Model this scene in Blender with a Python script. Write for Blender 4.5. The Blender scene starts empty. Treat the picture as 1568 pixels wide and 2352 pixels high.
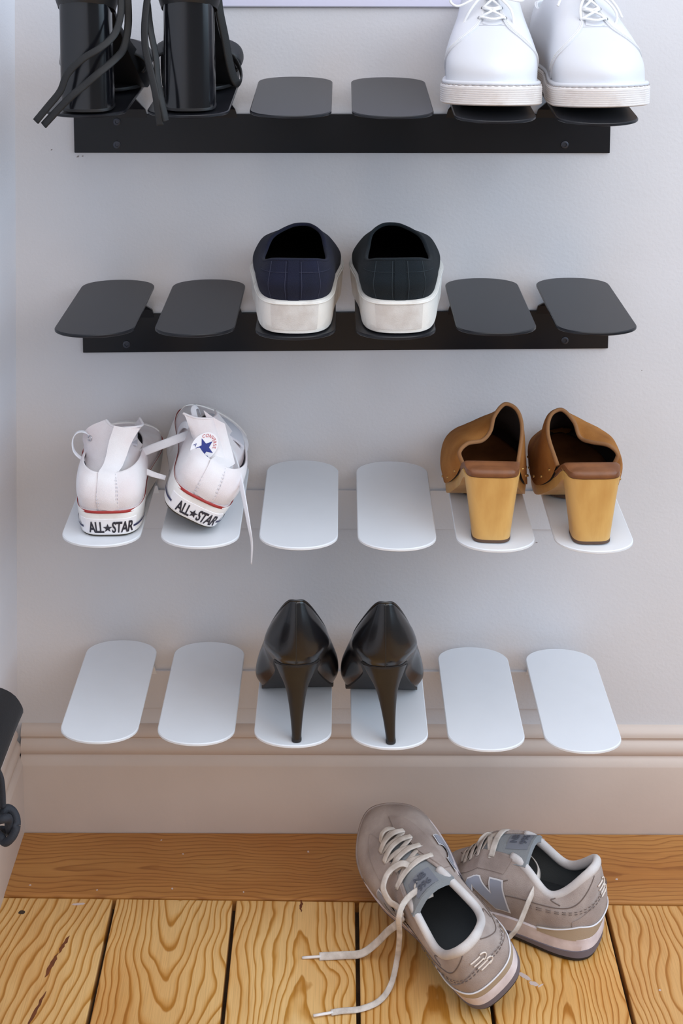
import bpy, bmesh, math, random
from math import sin, cos, pi, sqrt, radians, atan2
from mathutils import Vector, Matrix, noise

scene = bpy.context.scene
COL = scene.collection
random.seed(7)

# ------------------------------------------------------------------ camera
cam_data = bpy.data.cameras.new('camera')
cam = bpy.data.objects.new('camera', cam_data)
COL.objects.link(cam)
cam_data.sensor_fit = 'VERTICAL'
cam_data.sensor_height = 36.0
cam_data.lens = 3400.0 / 2352.0 * 36.0
cam_data.shift_y = -(1176.0 - 100.0) / 2352.0
cam_data.clip_start = 0.02
_r = Vector((0.9999958, 0.00048735, 0.00285553))
_u = Vector((-0.00289474, 0.13071936, 0.99141518))
_f = Vector((-0.00010989, 0.99141929, -0.13072023))
_m = Matrix.Identity(4)
for _i in range(3):
    _m[_i][0] = _r[_i]; _m[_i][1] = _u[_i]; _m[_i][2] = -_f[_i]
_m[0][3], _m[1][3], _m[2][3] = 0.00853, -1.61127, 1.15475
cam.matrix_world = _m
scene.camera = cam

# ------------------------------------------------------------------ light
world = bpy.data.worlds.new('room_daylight')
scene.world = world
world.use_nodes = True
world.node_tree.nodes['Background'].inputs[0].default_value = (0.95, 0.98, 1.0, 1)
world.node_tree.nodes['Background'].inputs[1].default_value = 0.24

def area_light(name, loc, target, sx, sy, power, color):
    d = bpy.data.lights.new(name, 'AREA')
    d.shape = 'RECTANGLE'; d.size = sx; d.size_y = sy
    d.energy = power; d.color = color
    o = bpy.data.objects.new(name, d); COL.objects.link(o)
    o.location = loc
    o.rotation_euler = (Vector(target) - Vector(loc)).to_track_quat('-Z', 'Y').to_euler()
    return o
area_light('window_daylight', (1.9, -1.1, 1.5), (0.0, -0.6, 0.8), 2.0, 1.8, 45, (0.60, 0.80, 1.0))
area_light('front_fill', (0.9, -2.6, 2.1), (0.0, 0.0, 0.6), 2.4, 1.4, 29, (1.0, 0.92, 0.88))  # added fill lamp behind the camera, stands in for bounce; no real opening
area_light('ceiling_bounce', (0.3, -1.05, 2.6), (0.3, -1.0501, 0.0), 2.6, 1.6, 34, (0.98, 0.98, 1.0))

scene.view_settings.view_transform = 'Standard'
scene.view_settings.look = 'None'
scene.view_settings.gamma = 1.0
scene.view_settings.exposure = -0.08
scene.view_settings.use_curve_mapping = False

# ------------------------------------------------------------------ helpers
def srgb(r, g, b):
    def f(c):
        c /= 255.0
        return c / 12.92 if c <= 0.04045 else ((c + 0.055) / 1.055) ** 2.4
    return (f(r), f(g), f(b), 1.0)

def mat(name, color, rough=0.6, bump=0.0, bscale=300.0, var=0.0, vscale=40.0, vcolor=None,
        spec=0.5, metallic=0.0, coat=0.0, sheen=0.0, detail=4.0, vlo=0.35, vhi=0.7, stretch=None):
    m = bpy.data.materials.new(name); m.use_nodes = True
    nt = m.node_tree; n = nt.nodes; l = nt.links
    b = n['Principled BSDF']
    b.inputs['Base Color'].default_value = color
    b.inputs['Roughness'].default_value = rough
    b.inputs['Specular IOR Level'].default_value = spec
    b.inputs['Metallic'].default_value = metallic
    b.inputs['Coat Weight'].default_value = coat
    b.inputs['Sheen Weight'].default_value = sheen
    if sheen: b.inputs['Sheen Roughness'].default_value = 0.6
    tc = n.new('ShaderNodeTexCoord')
    src = tc.outputs['Object']
    if stretch:
        mp = n.new('ShaderNodeMapping'); mp.inputs['Scale'].default_value = stretch
        l.new(src, mp.inputs[0]); src = mp.outputs[0]
    if var > 0 or vcolor:
        t = n.new('ShaderNodeTexNoise'); t.inputs['Scale'].default_value = vscale
        t.inputs['Detail'].default_value = detail
        l.new(src, t.inputs['Vector'])
        r = n.new('ShaderNodeValToRGB'); l.new(t.outputs['Fac'], r.inputs[0])
        r.color_ramp.elements[0].position = vlo; r.color_ramp.elements[1].position = vhi
        c2 = vcolor or tuple(c * (1 - var) for c in color[:3]) + (1,)
        r.color_ramp.elements[0].color = color; r.color_ramp.elements[1].color = c2
        l.new(r.outputs[0], b.inputs['Base Color'])
    if bump > 0:
        t = n.new('ShaderNodeTexNoise'); t.inputs['Scale'].default_value = bscale
        t.inputs['Detail'].default_value = 3
        l.new(src, t.inputs['Vector'])
        bp = n.new('ShaderNodeBump'); bp.inputs['Strength'].default_value = bump
        bp.inputs['Distance'].default_value = 0.001
        l.new(t.outputs['Fac'], bp.inputs['Height']); l.new(bp.outputs[0], b.inputs['Normal'])
    return m

def mk(name, verts, faces, material, parent=None, smooth=True, sharp=None):
    me = bpy.data.meshes.new(name)
    me.from_pydata([tuple(v) for v in verts], [], faces)
    me.validate()
    bm = bmesh.new(); bm.from_mesh(me)
    bmesh.ops.remove_doubles(bm, verts=bm.verts, dist=1e-6)
    bmesh.ops.recalc_face_normals(bm, faces=bm.faces)
    if smooth:
        for f in bm.faces: f.smooth = True
        if sharp:
            a = radians(sharp)
            for e in bm.edges:
                if len(e.link_faces) == 2 and e.calc_face_angle(0) > a: e.smooth = False
    bm.to_mesh(me); bm.free()
    me.materials.append(material)
    o = bpy.data.objects.new(name, me); COL.objects.link(o)
    if parent: o.parent = parent
    return o

def empty(name, loc=(0, 0, 0), rot=(0, 0, 0)):
    o = bpy.data.objects.new(name, None); COL.objects.link(o)
    o.location = loc; o.rotation_euler = rot; o.empty_display_size = 0.02
    return o

def tag(o, label, category, group=None):
    o['label'] = label; o['category'] = category
    if group: o['group'] = group
    return o

def struct(o, label=None):
    o['kind'] = 'structure'
    if label: o['label'] = label
    return o

def grid_faces(nu, nv, cu=False, cv=False, off=0):
    """verts index = off + i*nv + j, i in nu, j in nv"""
    F = []
    for i in range(nu if cu else nu - 1):
        for j in range(nv if cv else nv - 1):
            a = i * nv + j; b = ((i + 1) % nu) * nv + j
            c = ((i + 1) % nu) * nv + (j + 1) % nv; d = i * nv + (j + 1) % nv
            F.append((off + a, off + b, off + c, off + d))
    return F

def cr(p0, p1, p2, p3, t):
    return 0.5 * ((2 * p1) + (p2 - p0) * t + (2 * p0 - 5 * p1 + 4 * p2 - p3) * t * t + (3 * p1 - p0 - 3 * p2 + p3) * t ** 3)

def spline(pts, n, closed=False):
    """centripetal-like uniform Catmull-Rom through pts -> n samples, evenly spread by control index"""
    P = [Vector(p) for p in pts]; k = len(P)
    out = []
    if closed:
        for i in range(n):
            s = i / n * k; a = int(s) % k; t = s - int(s)
            out.append(cr(P[(a - 1) % k], P[a], P[(a + 1) % k], P[(a + 2) % k], t))
    else:
        for i in range(n):
            s = i / (n - 1) * (k - 1); a = min(int(s), k - 2); t = s - a
            p0 = P[a - 1] if a > 0 else P[0] * 2 - P[1]
            p3 = P[a + 2] if a + 2 < k else P[-1] * 2 - P[-2]
            out.append(cr(p0, P[a], P[a + 1], p3, t))
    return out

def arc_resample(pts, n):
    L = [0.0]
    for a, b in zip(pts, pts[1:]): L.append(L[-1] + (b - a).length)
    out = []; j = 0
    for i in range(n):
        s = L[-1] * i / (n - 1)
        while j < len(L) - 2 and L[j + 1] < s: j += 1
        d = L[j + 1] - L[j]
        out.append(pts[j].lerp(pts[j + 1], (s - L[j]) / d if d > 1e-12 else 0))
    return out

def loft_pts(rings, nu=96, nv=24, closed=True):
    """rings: list of control rings, matching point counts. Returns rows (nv) of nu points"""
    R = [spline(r, nu, closed) for r in rings]
    if nv is None or len(R) < 3:
        if nv is None: return R
        return [[R[0][i].lerp(R[-1][i], j / (nv - 1)) for i in range(nu)] for j in range(nv)]
    cols = [spline([r[i] for r in R], nv) for i in range(nu)]
    return [[cols[i][j] for i in range(nu)] for j in range(nv)]

def rows_mesh(name, rows, material, parent, closed=True, cap0=False, cap1=False, sharp=None, smooth=True):
    nv = len(rows[0]); V = [p for r in rows for p in r]
    F = grid_faces(len(rows), nv, False, closed)
    if cap0: F.append(tuple(range(nv)))
    if cap1: F.append(tuple((len(rows) - 1) * nv + i for i in range(nv)))
    return mk(name, V, F, material, parent, smooth, sharp)

def frames(path, up=None):
    """parallel transport frames"""
    T = []
    n = len(path)
    for i in range(n):
        t = path[min(i + 1, n - 1)] - path[max(i - 1, 0)]
        T.append(t.normalized() if t.length > 1e-12 else Vector((0, 0, 1)))
    u = Vector(up) if up else Vector((0, 0, 1))
    u = u - T[0] * u.dot(T[0])
    if u.length < 1e-3:
        u = Vector((1, 0, 0)); u = u - T[0] * u.dot(T[0])
    u.normalize()
    out = []
    for i in range(n):
        u = u - T[i] * u.dot(T[i])
        if u.length < 1e-6: u = T[i].orthogonal()
        u.normalize()
        out.append((T[i], u.copy(), T[i].cross(u)))
    return out

def sweep(name, path, w, h, material, parent=None, n=8, up=None, twist=0.0, taper=None, closed=False, power=2.0):
    """sweep an ellipse/superellipse of full size w (side) x h (along up) along path"""
    path = [Vector(p) for p in path]
    fr = frames(path, up)
    V = []; N = len(path)
    for i, (p, (t, u, s)) in enumerate(zip(path, fr)):
        k = taper(i / (N - 1)) if taper else 1.0
        tw = twist * i / max(N - 1, 1)
        uu = u * cos(tw) + s * sin(tw); ss = s * cos(tw) - u * sin(tw)
        for j in range(n):
            a = 2 * pi * (j + 0.5) / n
            ca, sa = cos(a), sin(a)
            ca = math.copysign(abs(ca) ** (2 / power), ca); sa = math.copysign(abs(sa) ** (2 / power), sa)
            V.append(p + ss * (ca * w / 2 * k) + uu * (sa * h / 2 * k))
    F = grid_faces(N, n, closed, True)
    if not closed:
        F.append(tuple(range(n))); F.append(tuple((N - 1) * n + j for j in range(n)))
    return mk(name, V, F, material, parent)

def box_vf(x0, x1, y0, y1, z0, z1, off=0):
    V = [(x, y, z) for x in (x0, x1) for y in (y0, y1) for z in (z0, z1)]
    F = [(0, 1, 3, 2), (4, 6, 7, 5), (0, 4, 5, 1), (2, 3, 7, 6), (0, 2, 6, 4), (1, 5, 7, 3)]
    return V, [tuple(off + i for i in f) for f in F]

def bevel(o, width, seg=2):
    m = o.modifiers.new('bevel', 'BEVEL'); m.width = width; m.segments = seg; m.limit_method = 'ANGLE'
    m.angle_limit = radians(35)
    return o

def box(name, x0, x1, y0, y1, z0, z1, material, parent=None, bev=0.0):
    V, F = box_vf(x0, x1, y0, y1, z0, z1)
    o = mk(name, V, F, material, parent, smooth=False)
    if bev: bevel(o, bev)
    return o

def disc_patch(name, pts2, z, h, material, parent):
    """thin flat blob with an outline in xy"""
    n = len(pts2)
    V = [(p[0], p[1], z) for p in pts2] + [(p[0], p[1], z + h) for p in pts2]
    F = [tuple(range(n))[::-1], tuple(range(n, 2 * n))] + [(i, (i + 1) % n, n + (i + 1) % n, n + i) for i in range(n)]
    return mk(name, V, F, material, parent, smooth=False)
# ------------------------------------------------------------------ materials of the room
M_WALL = mat('wall_paint', srgb(212, 211, 215), 0.75, bump=0.22, bscale=300, var=0.05, vscale=6)
M_WALL_L = mat('wall_paint_side', srgb(230, 230, 236), 0.7, bump=0.25, bscale=420, var=0.04, vscale=7)
M_TRIM = mat('trim_gloss_paint', srgb(206, 190, 180), 0.42, bump=0.12, bscale=160, var=0.06, vscale=9)
M_GAP = mat('joint_dirt', srgb(70, 50, 30), 0.9, bump=0.5, bscale=500, var=0.5, vscale=90)
M_PAINTDROP = mat('dried_paint', srgb(200, 180, 172), 0.6, bump=0.3, bscale=700)

def wood_material(name, light, mid, dark, freq, stain=None):
    m = bpy.data.materials.new(name); m.use_nodes = True
    nt = m.node_tree; n = nt.nodes; l = nt.links; b = n['Principled BSDF']
    tc = n.new('ShaderNodeTexCoord')
    def attr(a):
        x = n.new('ShaderNodeAttribute'); x.attribute_type = 'OBJECT'; x.attribute_name = a; return x.outputs['Fac']
    def math_(op, a, b_=None, c=None):
        x = n.new('ShaderNodeMath'); x.operation = op
        for i, v in enumerate((a, b_, c)):
            if v is None: continue
            if isinstance(v, (int, float)): x.inputs[i].default_value = v
            else: l.new(v, x.inputs[i])
        return x.outputs[0]
    seed = attr('grain_seed')
    off = n.new('ShaderNodeCombineXYZ'); l.new(seed, off.inputs[2]); l.new(seed, off.inputs[0])
    vec = n.new('ShaderNodeVectorMath'); vec.operation = 'ADD'
    l.new(tc.outputs['Object'], vec.inputs[0]); l.new(off.outputs[0], vec.inputs[1])
    def nz(scale, sx, sy, detail=2.0):
        mp = n.new('ShaderNodeMapping'); mp.inputs['Scale'].default_value = (sx, sy, 1)
        l.new(vec.outputs[0], mp.inputs[0])
        t = n.new('ShaderNodeTexNoise'); t.inputs['Scale'].default_value = scale; t.inputs['Detail'].default_value = detail
        l.new(mp.outputs[0], t.inputs['Vector'])
        return t.outputs['Fac']
    sep = n.new('ShaderNodeSeparateXYZ'); l.new(tc.outputs['Object'], sep.inputs[0])
    n1 = nz(9.0, 1.6, 0.8); n2 = nz(36.0, 1.3, 0.45, 2.5)
    dx = math_('SUBTRACT', sep.outputs[0], attr('grain_x'))
    dx = math_('ADD', dx, math_('MULTIPLY', math_('SUBTRACT', n1, 0.5), 0.05))
    dy = math_('SUBTRACT', sep.outputs[1], attr('grain_y'))
    dy = math_('MULTIPLY', dy, attr('grain_slope'))
    dy = math_('ADD', dy, math_('MULTIPLY', math_('SUBTRACT', n2, 0.5), 0.006))
    rr = math_('SQRT', math_('ADD', math_('MULTIPLY', dx, dx), math_('MULTIPLY', dy, dy)))
    rr = math_('ADD', rr, math_('MULTIPLY', math_('SUBTRACT', n2, 0.5), 0.0030))
    rr = math_('POWER', rr, 0.86)
    ph = math_('FRACT', math_('MULTIPLY', rr, freq))
    ramp = n.new('ShaderNodeValToRGB'); l.new(ph, ramp.inputs[0])
    e = ramp.color_ramp.elements
    e[0].position = 0.0; e[0].color = light; e[1].position = 0.52; e[1].color = light
    for p, c in ((0.70, mid), (0.84, dark), (0.93, dark), (1.0, light)):
        x = e.new(p); x.color = c
    # fine fibres
    fib = nz(900.0, 1.0, 0.02, 2.0)
    mix = n.new('ShaderNodeMixRGB'); mix.blend_type = 'MULTIPLY'; mix.inputs[0].default_value = 0.35
    l.new(ramp.outputs[0], mix.inputs[1])
    fr = n.new('ShaderNodeValToRGB'); l.new(fib, fr.inputs[0])
    fr.color_ramp.elements[0].position = 0.3; fr.color_ramp.elements[0].color = (0.55, 0.5, 0.42, 1)
    fr.color_ramp.elements[1].position = 0.6; fr.color_ramp.elements[1].color = (1, 1, 1, 1)
    l.new(fr.outputs[0], mix.inputs[2])
    # broad patches of amber
    pa = nz(7.0, 1.5, 0.7, 3.0)
    pr_ = n.new('ShaderNodeValToRGB'); l.new(pa, pr_.inputs[0])
    pr_.color_ramp.elements[0].position = 0.42; pr_.color_ramp.elements[0].color = (1, 1, 1, 1)
    pr_.color_ramp.elements[1].position = 0.72; pr_.color_ramp.elements[1].color = (0.80, 0.62, 0.42, 1)
    mx2 = n.new('ShaderNodeMixRGB'); mx2.blend_type = 'MULTIPLY'; mx2.inputs[0].default_value = 0.8
    l.new(mix.outputs[0], mx2.inputs[1]); l.new(pr_.outputs[0], mx2.inputs[2])
    oi = n.new('ShaderNodeObjectInfo')
    mx3 = n.new('ShaderNodeMixRGB'); mx3.blend_type = 'MULTIPLY'; mx3.inputs[0].default_value = 1.0
    l.new(mx2.outputs[0], mx3.inputs[1]); l.new(oi.outputs['Color'], mx3.inputs[2])
    l.new(mx3.outputs[0], b.inputs['Base Color'])
    rg = math_('ADD', math_('MULTIPLY', nz(30, 1, 1, 2.0), 0.2), 0.32)
    l.new(rg, b.inputs['Roughness'])
    bp = n.new('ShaderNodeBump'); bp.inputs['Strength'].default_value = 0.12; bp.inputs['Distance'].default_value = 0.0008
    l.new(ph, bp.inputs['Height']); l.new(bp.outputs[0], b.inputs['Normal'])
    return m
M_PINE = wood_material('oiled_pine', srgb(222, 181, 122), srgb(212, 164, 98), srgb(178, 122, 46), 118.0)
M_BORDER = wood_material('oiled_pine_border', srgb(182, 126, 66), srgb(176, 120, 61), srgb(156, 101, 48), 120.0)

# ------------------------------------------------------------------ floor
floor = empty('floor'); struct(floor, 'oiled pine plank floor with a border board along the wall')
box('subfloor', -0.45, 1.35, -2.6, 0.05, -0.06, -0.014, M_GAP, floor)
def border_y(x): return -0.1058 - 0.013 * (x + 0.3645)
def plank(name, x0, x1, y0, seed, gx, gy, slope, tint, z=0.0):
    V, F = box_vf(x0, x1, y0, 0.0, -0.016, z)
    V = [(x, y if y < -0.01 else border_y(x) - 0.0015, q) for x, y, q in V]
    o = mk(name, V, F, M_PINE, floor, smooth=False)
    bevel(o, 0.0012, 2)
    o['grain_seed'] = float(seed); o['grain_x'] = gx; o['grain_y'] = gy; o['grain_slope'] = slope
    o.color = tint + (1.0,)
    return o
J = [-0.372, -0.2402, -0.1072, 0.0281, 0.1627, 0.3012, 0.437, 0.571, 0.705, 0.84, 0.975, 1.11, 1.25]
PP = [(-0.520, 0.45, 0.27), (-0.168, -0.02, 0.15), (-0.030, -0.62, 0.065), (0.105, -0.90, 0.055),
      (0.232, -0.345, 0.085), (0.430, 0.5, 0.07)]
TT = [(0.98, 0.95, 0.90), (1.0, 0.97, 0.92), (1.06, 1.06, 1.04), (1.0, 0.96, 0.88), (1.06, 1.04, 0.98), (0.86, 0.74, 0.62)]
for i in range(len(J) - 1):
    g = PP[i] if i < 6 else (random.uniform(J[i], J[i + 1]), random.uniform(-1.5, 0), 0.15)
    t = TT[i] if i < 6 else (0.95, 0.92, 0.88)
    plank('floor_plank', J[i] + 0.0022, J[i + 1] - 0.0022, -2.6,
          i * 3.7, g[0], g[1], g[2], t)
# border board, grain running along x: built along y and turned
V = [(x, y, z) for z in (-0.016, 0.002) for (x, y) in ((0.0, -0.372), (-border_y(-0.372), -0.372), (-border_y(1.35), 1.35), (0.0, 1.35))]
F = [(0, 1, 2, 3), (4, 7, 6, 5), (0, 4, 5, 1), (1, 5, 6, 2), (2, 6, 7, 3), (3, 7, 4, 0)]
bb = mk('border_board', V, F, M_BORDER, floor, smooth=False)
bb.rotation_euler = (0, 0, -pi / 2)
bb['grain_seed'] = 5.3; bb['grain_x'] = 0.062; bb['grain_y'] = -0.05; bb['grain_slope'] = 0.05
bb.color = (1, 1, 1, 1)
bevel(bb, 0.002, 2)

# marks on the floor: dried paint, resin streaks, nail heads
M_STREAK = mat('resin_streak', srgb(112, 58, 24), 0.5, var=0.3, vscale=80)
M_NAIL = mat('nail_head', srgb(70, 56, 44), 0.6, metallic=0.4)
def blob(cx, cy, rx, ry, ang, n=14, jit=0.25, seed=0):
    rg = random.Random(seed); out = []
    for i in range(n):
        a = 2 * pi * i / n; k = 1 + rg.uniform(-jit, jit)
        x, y = rx * k * cos(a), ry * k * sin(a)
        out.append((cx + x * cos(ang) - y * sin(ang), cy + x * sin(ang) + y * cos(ang)))
    return out
for k, (x, y, rx, ry, a) in enumerate([(0.2004, -0.2212, 0.0085, 0.0032, -0.75), (0.2085, -0.2310, 0.0055, 0.0034, -0.5),
        (0.2150, -0.2335, 0.0040, 0.0012, 0.6), (-0.2785, -0.1175, 0.008, 0.0022, 0.1)]):
    disc_patch('paint_smear', blob(x, y, rx * 0.9, ry * 0.8, a, 26, 0.16, k), 0.0, 0.0002, M_PAINTDROP, floor)
for k, (x, y, r, z) in enumerate([(-0.3375, -0.0905, 0.0013, 0.002), (-0.2615, -0.098, 0.001, 0.002), (-0.178, -0.0955, 0.0012, 0.002), (-0.172, -0.038, 0.001, 0.002),
        (-0.2, -0.014, 0.001, 0.002), (-0.0275, -0.0335, 0.0014, 0.002), (0.2475, -0.0105, 0.0016, 0.002), (0.3215, -0.078, 0.0014, 0.002),
        (0.283, -0.058, 0.0011, 0.002), (0.2915, -0.0805, 0.0012, 0.002), (0.336, -0.2395, 0.0013, 0.0), (-0.098, -0.1005, 0.001, 0.002)]):
    disc_patch('paint_drop', blob(x, y, r, r * 0.8, k, 9, 0.3, k + 50), z, 0.0004, M_PAINTDROP, floor)
disc_patch('nail_head', blob(-0.3385, -0.1305, 0.0038, 0.0030, 0, 12, 0.08, 3), 0.0, 0.0002, M_NAIL, floor)
def streak(x0, y0, x1, y1, w, seed):
    rg = random.Random(seed); L = []; Rr = []
    for i in range(9):
        t = i / 8; k = w * (sin(pi * t) ** 0.6) * rg.uniform(0.7, 1.2) + 0.0002
        x = x0 + (x1 - x0) * t + rg.uniform(-0.0008, 0.0008); y = y0 + (y1 - y0) * t
        L.append((x - k, y)); Rr.append((x + k, y))
    disc_patch('resin_streak', L + Rr[::-1], 0.0, 0.0002, M_STREAK, floor)
streak(-0.2802, -0.1655, -0.2865, -0.1910, 0.0018, 1)
streak(-0.2875, -0.1905, -0.2945, -0.2245, 0.0022, 2)
streak(-0.2895, -0.2430, -0.2990, -0.2900, 0.0016, 3)
streak(-0.0330, -0.1085, -0.0335, -0.1290, 0.0012, 4)

# ------------------------------------------------------------------ walls and skirting
WL = lambda z: -0.3745 + 0.0225 * z      # the side wall leans in a little
wb = box('wall_back', -0.6, 1.6, 0.015, 0.12, -0.05, 2.6, M_WALL); struct(wb, 'off-white painted wall behind the shoe racks')
V = [(WL(z), y, z) for z in (-0.05, 2.6) for y in (0.02, -2.6)] + [(-0.48, y, z) for z in (-0.05, 2.6) for y in (0.02, -2.6)]
F = [(0, 1, 3, 2), (4, 6, 7, 5), (0, 2, 6, 4), (1, 5, 7, 3), (2, 3, 7, 6), (0, 4, 5, 1)]
wl = mk('wall_left', V, F, M_WALL_L, None, smooth=False); struct(wl, 'off-white painted side wall at the left')
PROF = [(0.0005, 0.0), (0.0, 0.003), (0.0, 0.0855), (0.0004, 0.0872), (0.0040, 0.0945), (0.0052, 0.0958), (0.0056, 0.0972), (0.0046, 0.0985),
        (0.0030, 0.1015), (0.0028, 0.1055), (0.0040, 0.1095), (0.0064, 0.1130), (0.0082, 0.1150), (0.0084, 0.1164), (0.0072, 0.1175),
        (0.0060, 0.1195), (0.0062, 0.1225), (0.0078, 0.1255), (0.0105, 0.1285), (0.0132, 0.1305), (0.0160, 0.1315)]
rows = [[Vector((x, y, z)) for (y, z) in PROF] for x in (-0.366, 1.5)]
V = [p for r in rows for p in r]; n_ = len(PROF)
V += [Vector((x, 0.02, z)) for x in (-0.366, 1.5) for z in (0.0, 0.1315)]
F = [(i, i + 1, n_ + i + 1, n_ + i) for i in range(n_ - 1)]
bk = mk('baseboard_back', V, F + [tuple(range(n_)) + (2 * n_ + 1, 2 * n_)], M_TRIM, None, smooth=True, sharp=28); struct(bk, 'tall moulded skirting board below the racks')
rows = [[Vector((-0.3628 - y, yy, z)) for (y, z) in PROF] for yy in (0.006, -2.6)]
V = [p for r in rows for p in r]
bl = mk('baseboard_left', V, F, M_TRIM, None, smooth=True, sharp=28); struct(bl, 'moulded skirting board of the side wall')

# scuffs and chips on the wall under the racks
M_SCUFF = mat('wall_scuff', srgb(150, 142, 140), 0.9, var=0.3, vscale=400)
def wall_mark(x, z, rx, rz, seed):
    P = blob(0, 0, rx, rz, 0.2, 10, 0.45, seed); n = len(P)
    V = [(x + a, 0.0149, z + b) for a, b in P] + [(x + a, 0.0151, z + b) for a, b in P]
    mk('wall_scuff', V, [tuple(range(n)), tuple(range(n, 2 * n))] + [(i, (i + 1) % n, n + (i + 1) % n, n + i) for i in range(n)], M_SCUFF, wb, smooth=False)
for k, (x, z, r) in enumerate([(-0.3155, 0.8195, 0.0010), (-0.286, 0.8120, 0.0016), (-0.281, 0.8125, 0.0012), (0.214, 0.3560, 0.0014), (0.219, 0.3570, 0.0010), (0.226, 0.3575, 0.0010), (0.236, 0.3575, 0.0012),
        (-0.134, 0.3600, 0.0012), (-0.128, 0.3590, 0.0010), (-0.120, 0.3600, 0.0013), (-0.300, 0.6100, 0.0008), (0.352, 0.5650, 0.0008)]):
    wall_mark(x, z, r, r * 0.6, k + 20)

# ------------------------------------------------------------------ poster at the top of the wall
M_POSTER = mat('poster_board', srgb(214, 212, 232), 0.45)
M_POSTER_EDGE = mat('poster_edge', srgb(160, 160, 172), 0.5)
po = empty('poster', (0.008, 0.0115, 0.9813), (0, radians(-0.06), 0))
box('print_sheet', -0.15, 0.15, -0.0002, 0.0012, 0.0009, 0.42, M_POSTER, po, 0.0004)
box('backing_edge', -0.15, 0.15, 0.0, 0.0030, 0.0, 0.0009, M_POSTER_EDGE, po)
tag(po, 'pale lavender blank board hung on the wall above the top rack', 'poster')
# ------------------------------------------------------------------ shoe racks
M_BLACK = mat('black_powder_coat', srgb(26, 27, 32), 0.30, bump=0.03, bscale=1500, spec=0.32, var=0.12, vscale=25)
M_WHITE = mat('white_powder_coat', srgb(220, 222, 227), 0.38, bump=0.05, bscale=1500, var=0.02, vscale=30)
M_SCREW_B = mat('screw_dark', srgb(70, 72, 80), 0.4, metallic=0.7)
M_SCREW_W = mat('screw_white', srgb(225, 225, 228), 0.4)

def stadium(w, straight, sag, n=20, p=2.06):
    """outline of a plate lying along -y from y=0 (back tip), ends rounded"""
    pts = []
    for i in range(n + 1):
        a = pi * i / n
        c, s = cos(a), sin(a)
        pts.append((w / 2 * math.copysign(abs(c) ** (2 / p), c), -sag + sag * abs(s) ** (2 / p)))
    for i in range(n + 1):
        a = pi + pi * i / n
        c, s = cos(a), sin(a)
        pts.append((w / 2 * math.copysign(abs(c) ** (2 / p), c), -sag - straight - sag * abs(s) ** (2 / p)))
    return pts
PW, PSAG, PSTR, PT = 0.0800, 0.029, 0.1500, 0.0032

ROWS = {  # z of plates, tilt (rise at the front, deg), roll deg, x centre, rail x0 x1 (top z, bottom z relative)
    1: dict(dt=[0, 0, 0, 0, -1.2, -1.7], z=0.9052, tilt=-1.68, roll=-0.19, x=0.0088, rail=(-0.2895, 0.3082), zr=0.8615, h=0.0440, rr=0.13),
    2: dict(dt=[0, 0, -1.0, -1.1, 0, 0], z=0.6783, tilt=1.61, roll=0.43, x=0.0132, rail=(-0.2845, 0.3122), zr=0.6336, h=0.0450, rr=0.66),
    3: dict(dt=[0]*6, z=0.4642, tilt=-0.66, roll=-0.54, x=0.0162, rail=(-0.2830, 0.3130), zr=0.4216, h=0.0470, rr=0.0),
    4: dict(dt=[0]*6, z=0.2428, tilt=1.94, roll=-1.05, x=0.0100, rail=(-0.2880, 0.3090), zr=0.1991, h=0.0470, rr=0.0),
}
def plate_z(row, x, y):
    R = ROWS[row]
    i = min(max(int(round((x - R['x']) / 0.1 + 2.5)), 0), 5)
    return R['z'] + math.tan(radians(R['dt'][i])) * (-0.03 - y) + math.tan(radians(R['roll'])) * x + math.tan(radians(R['tilt'])) * (-0.03 - y)

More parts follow.
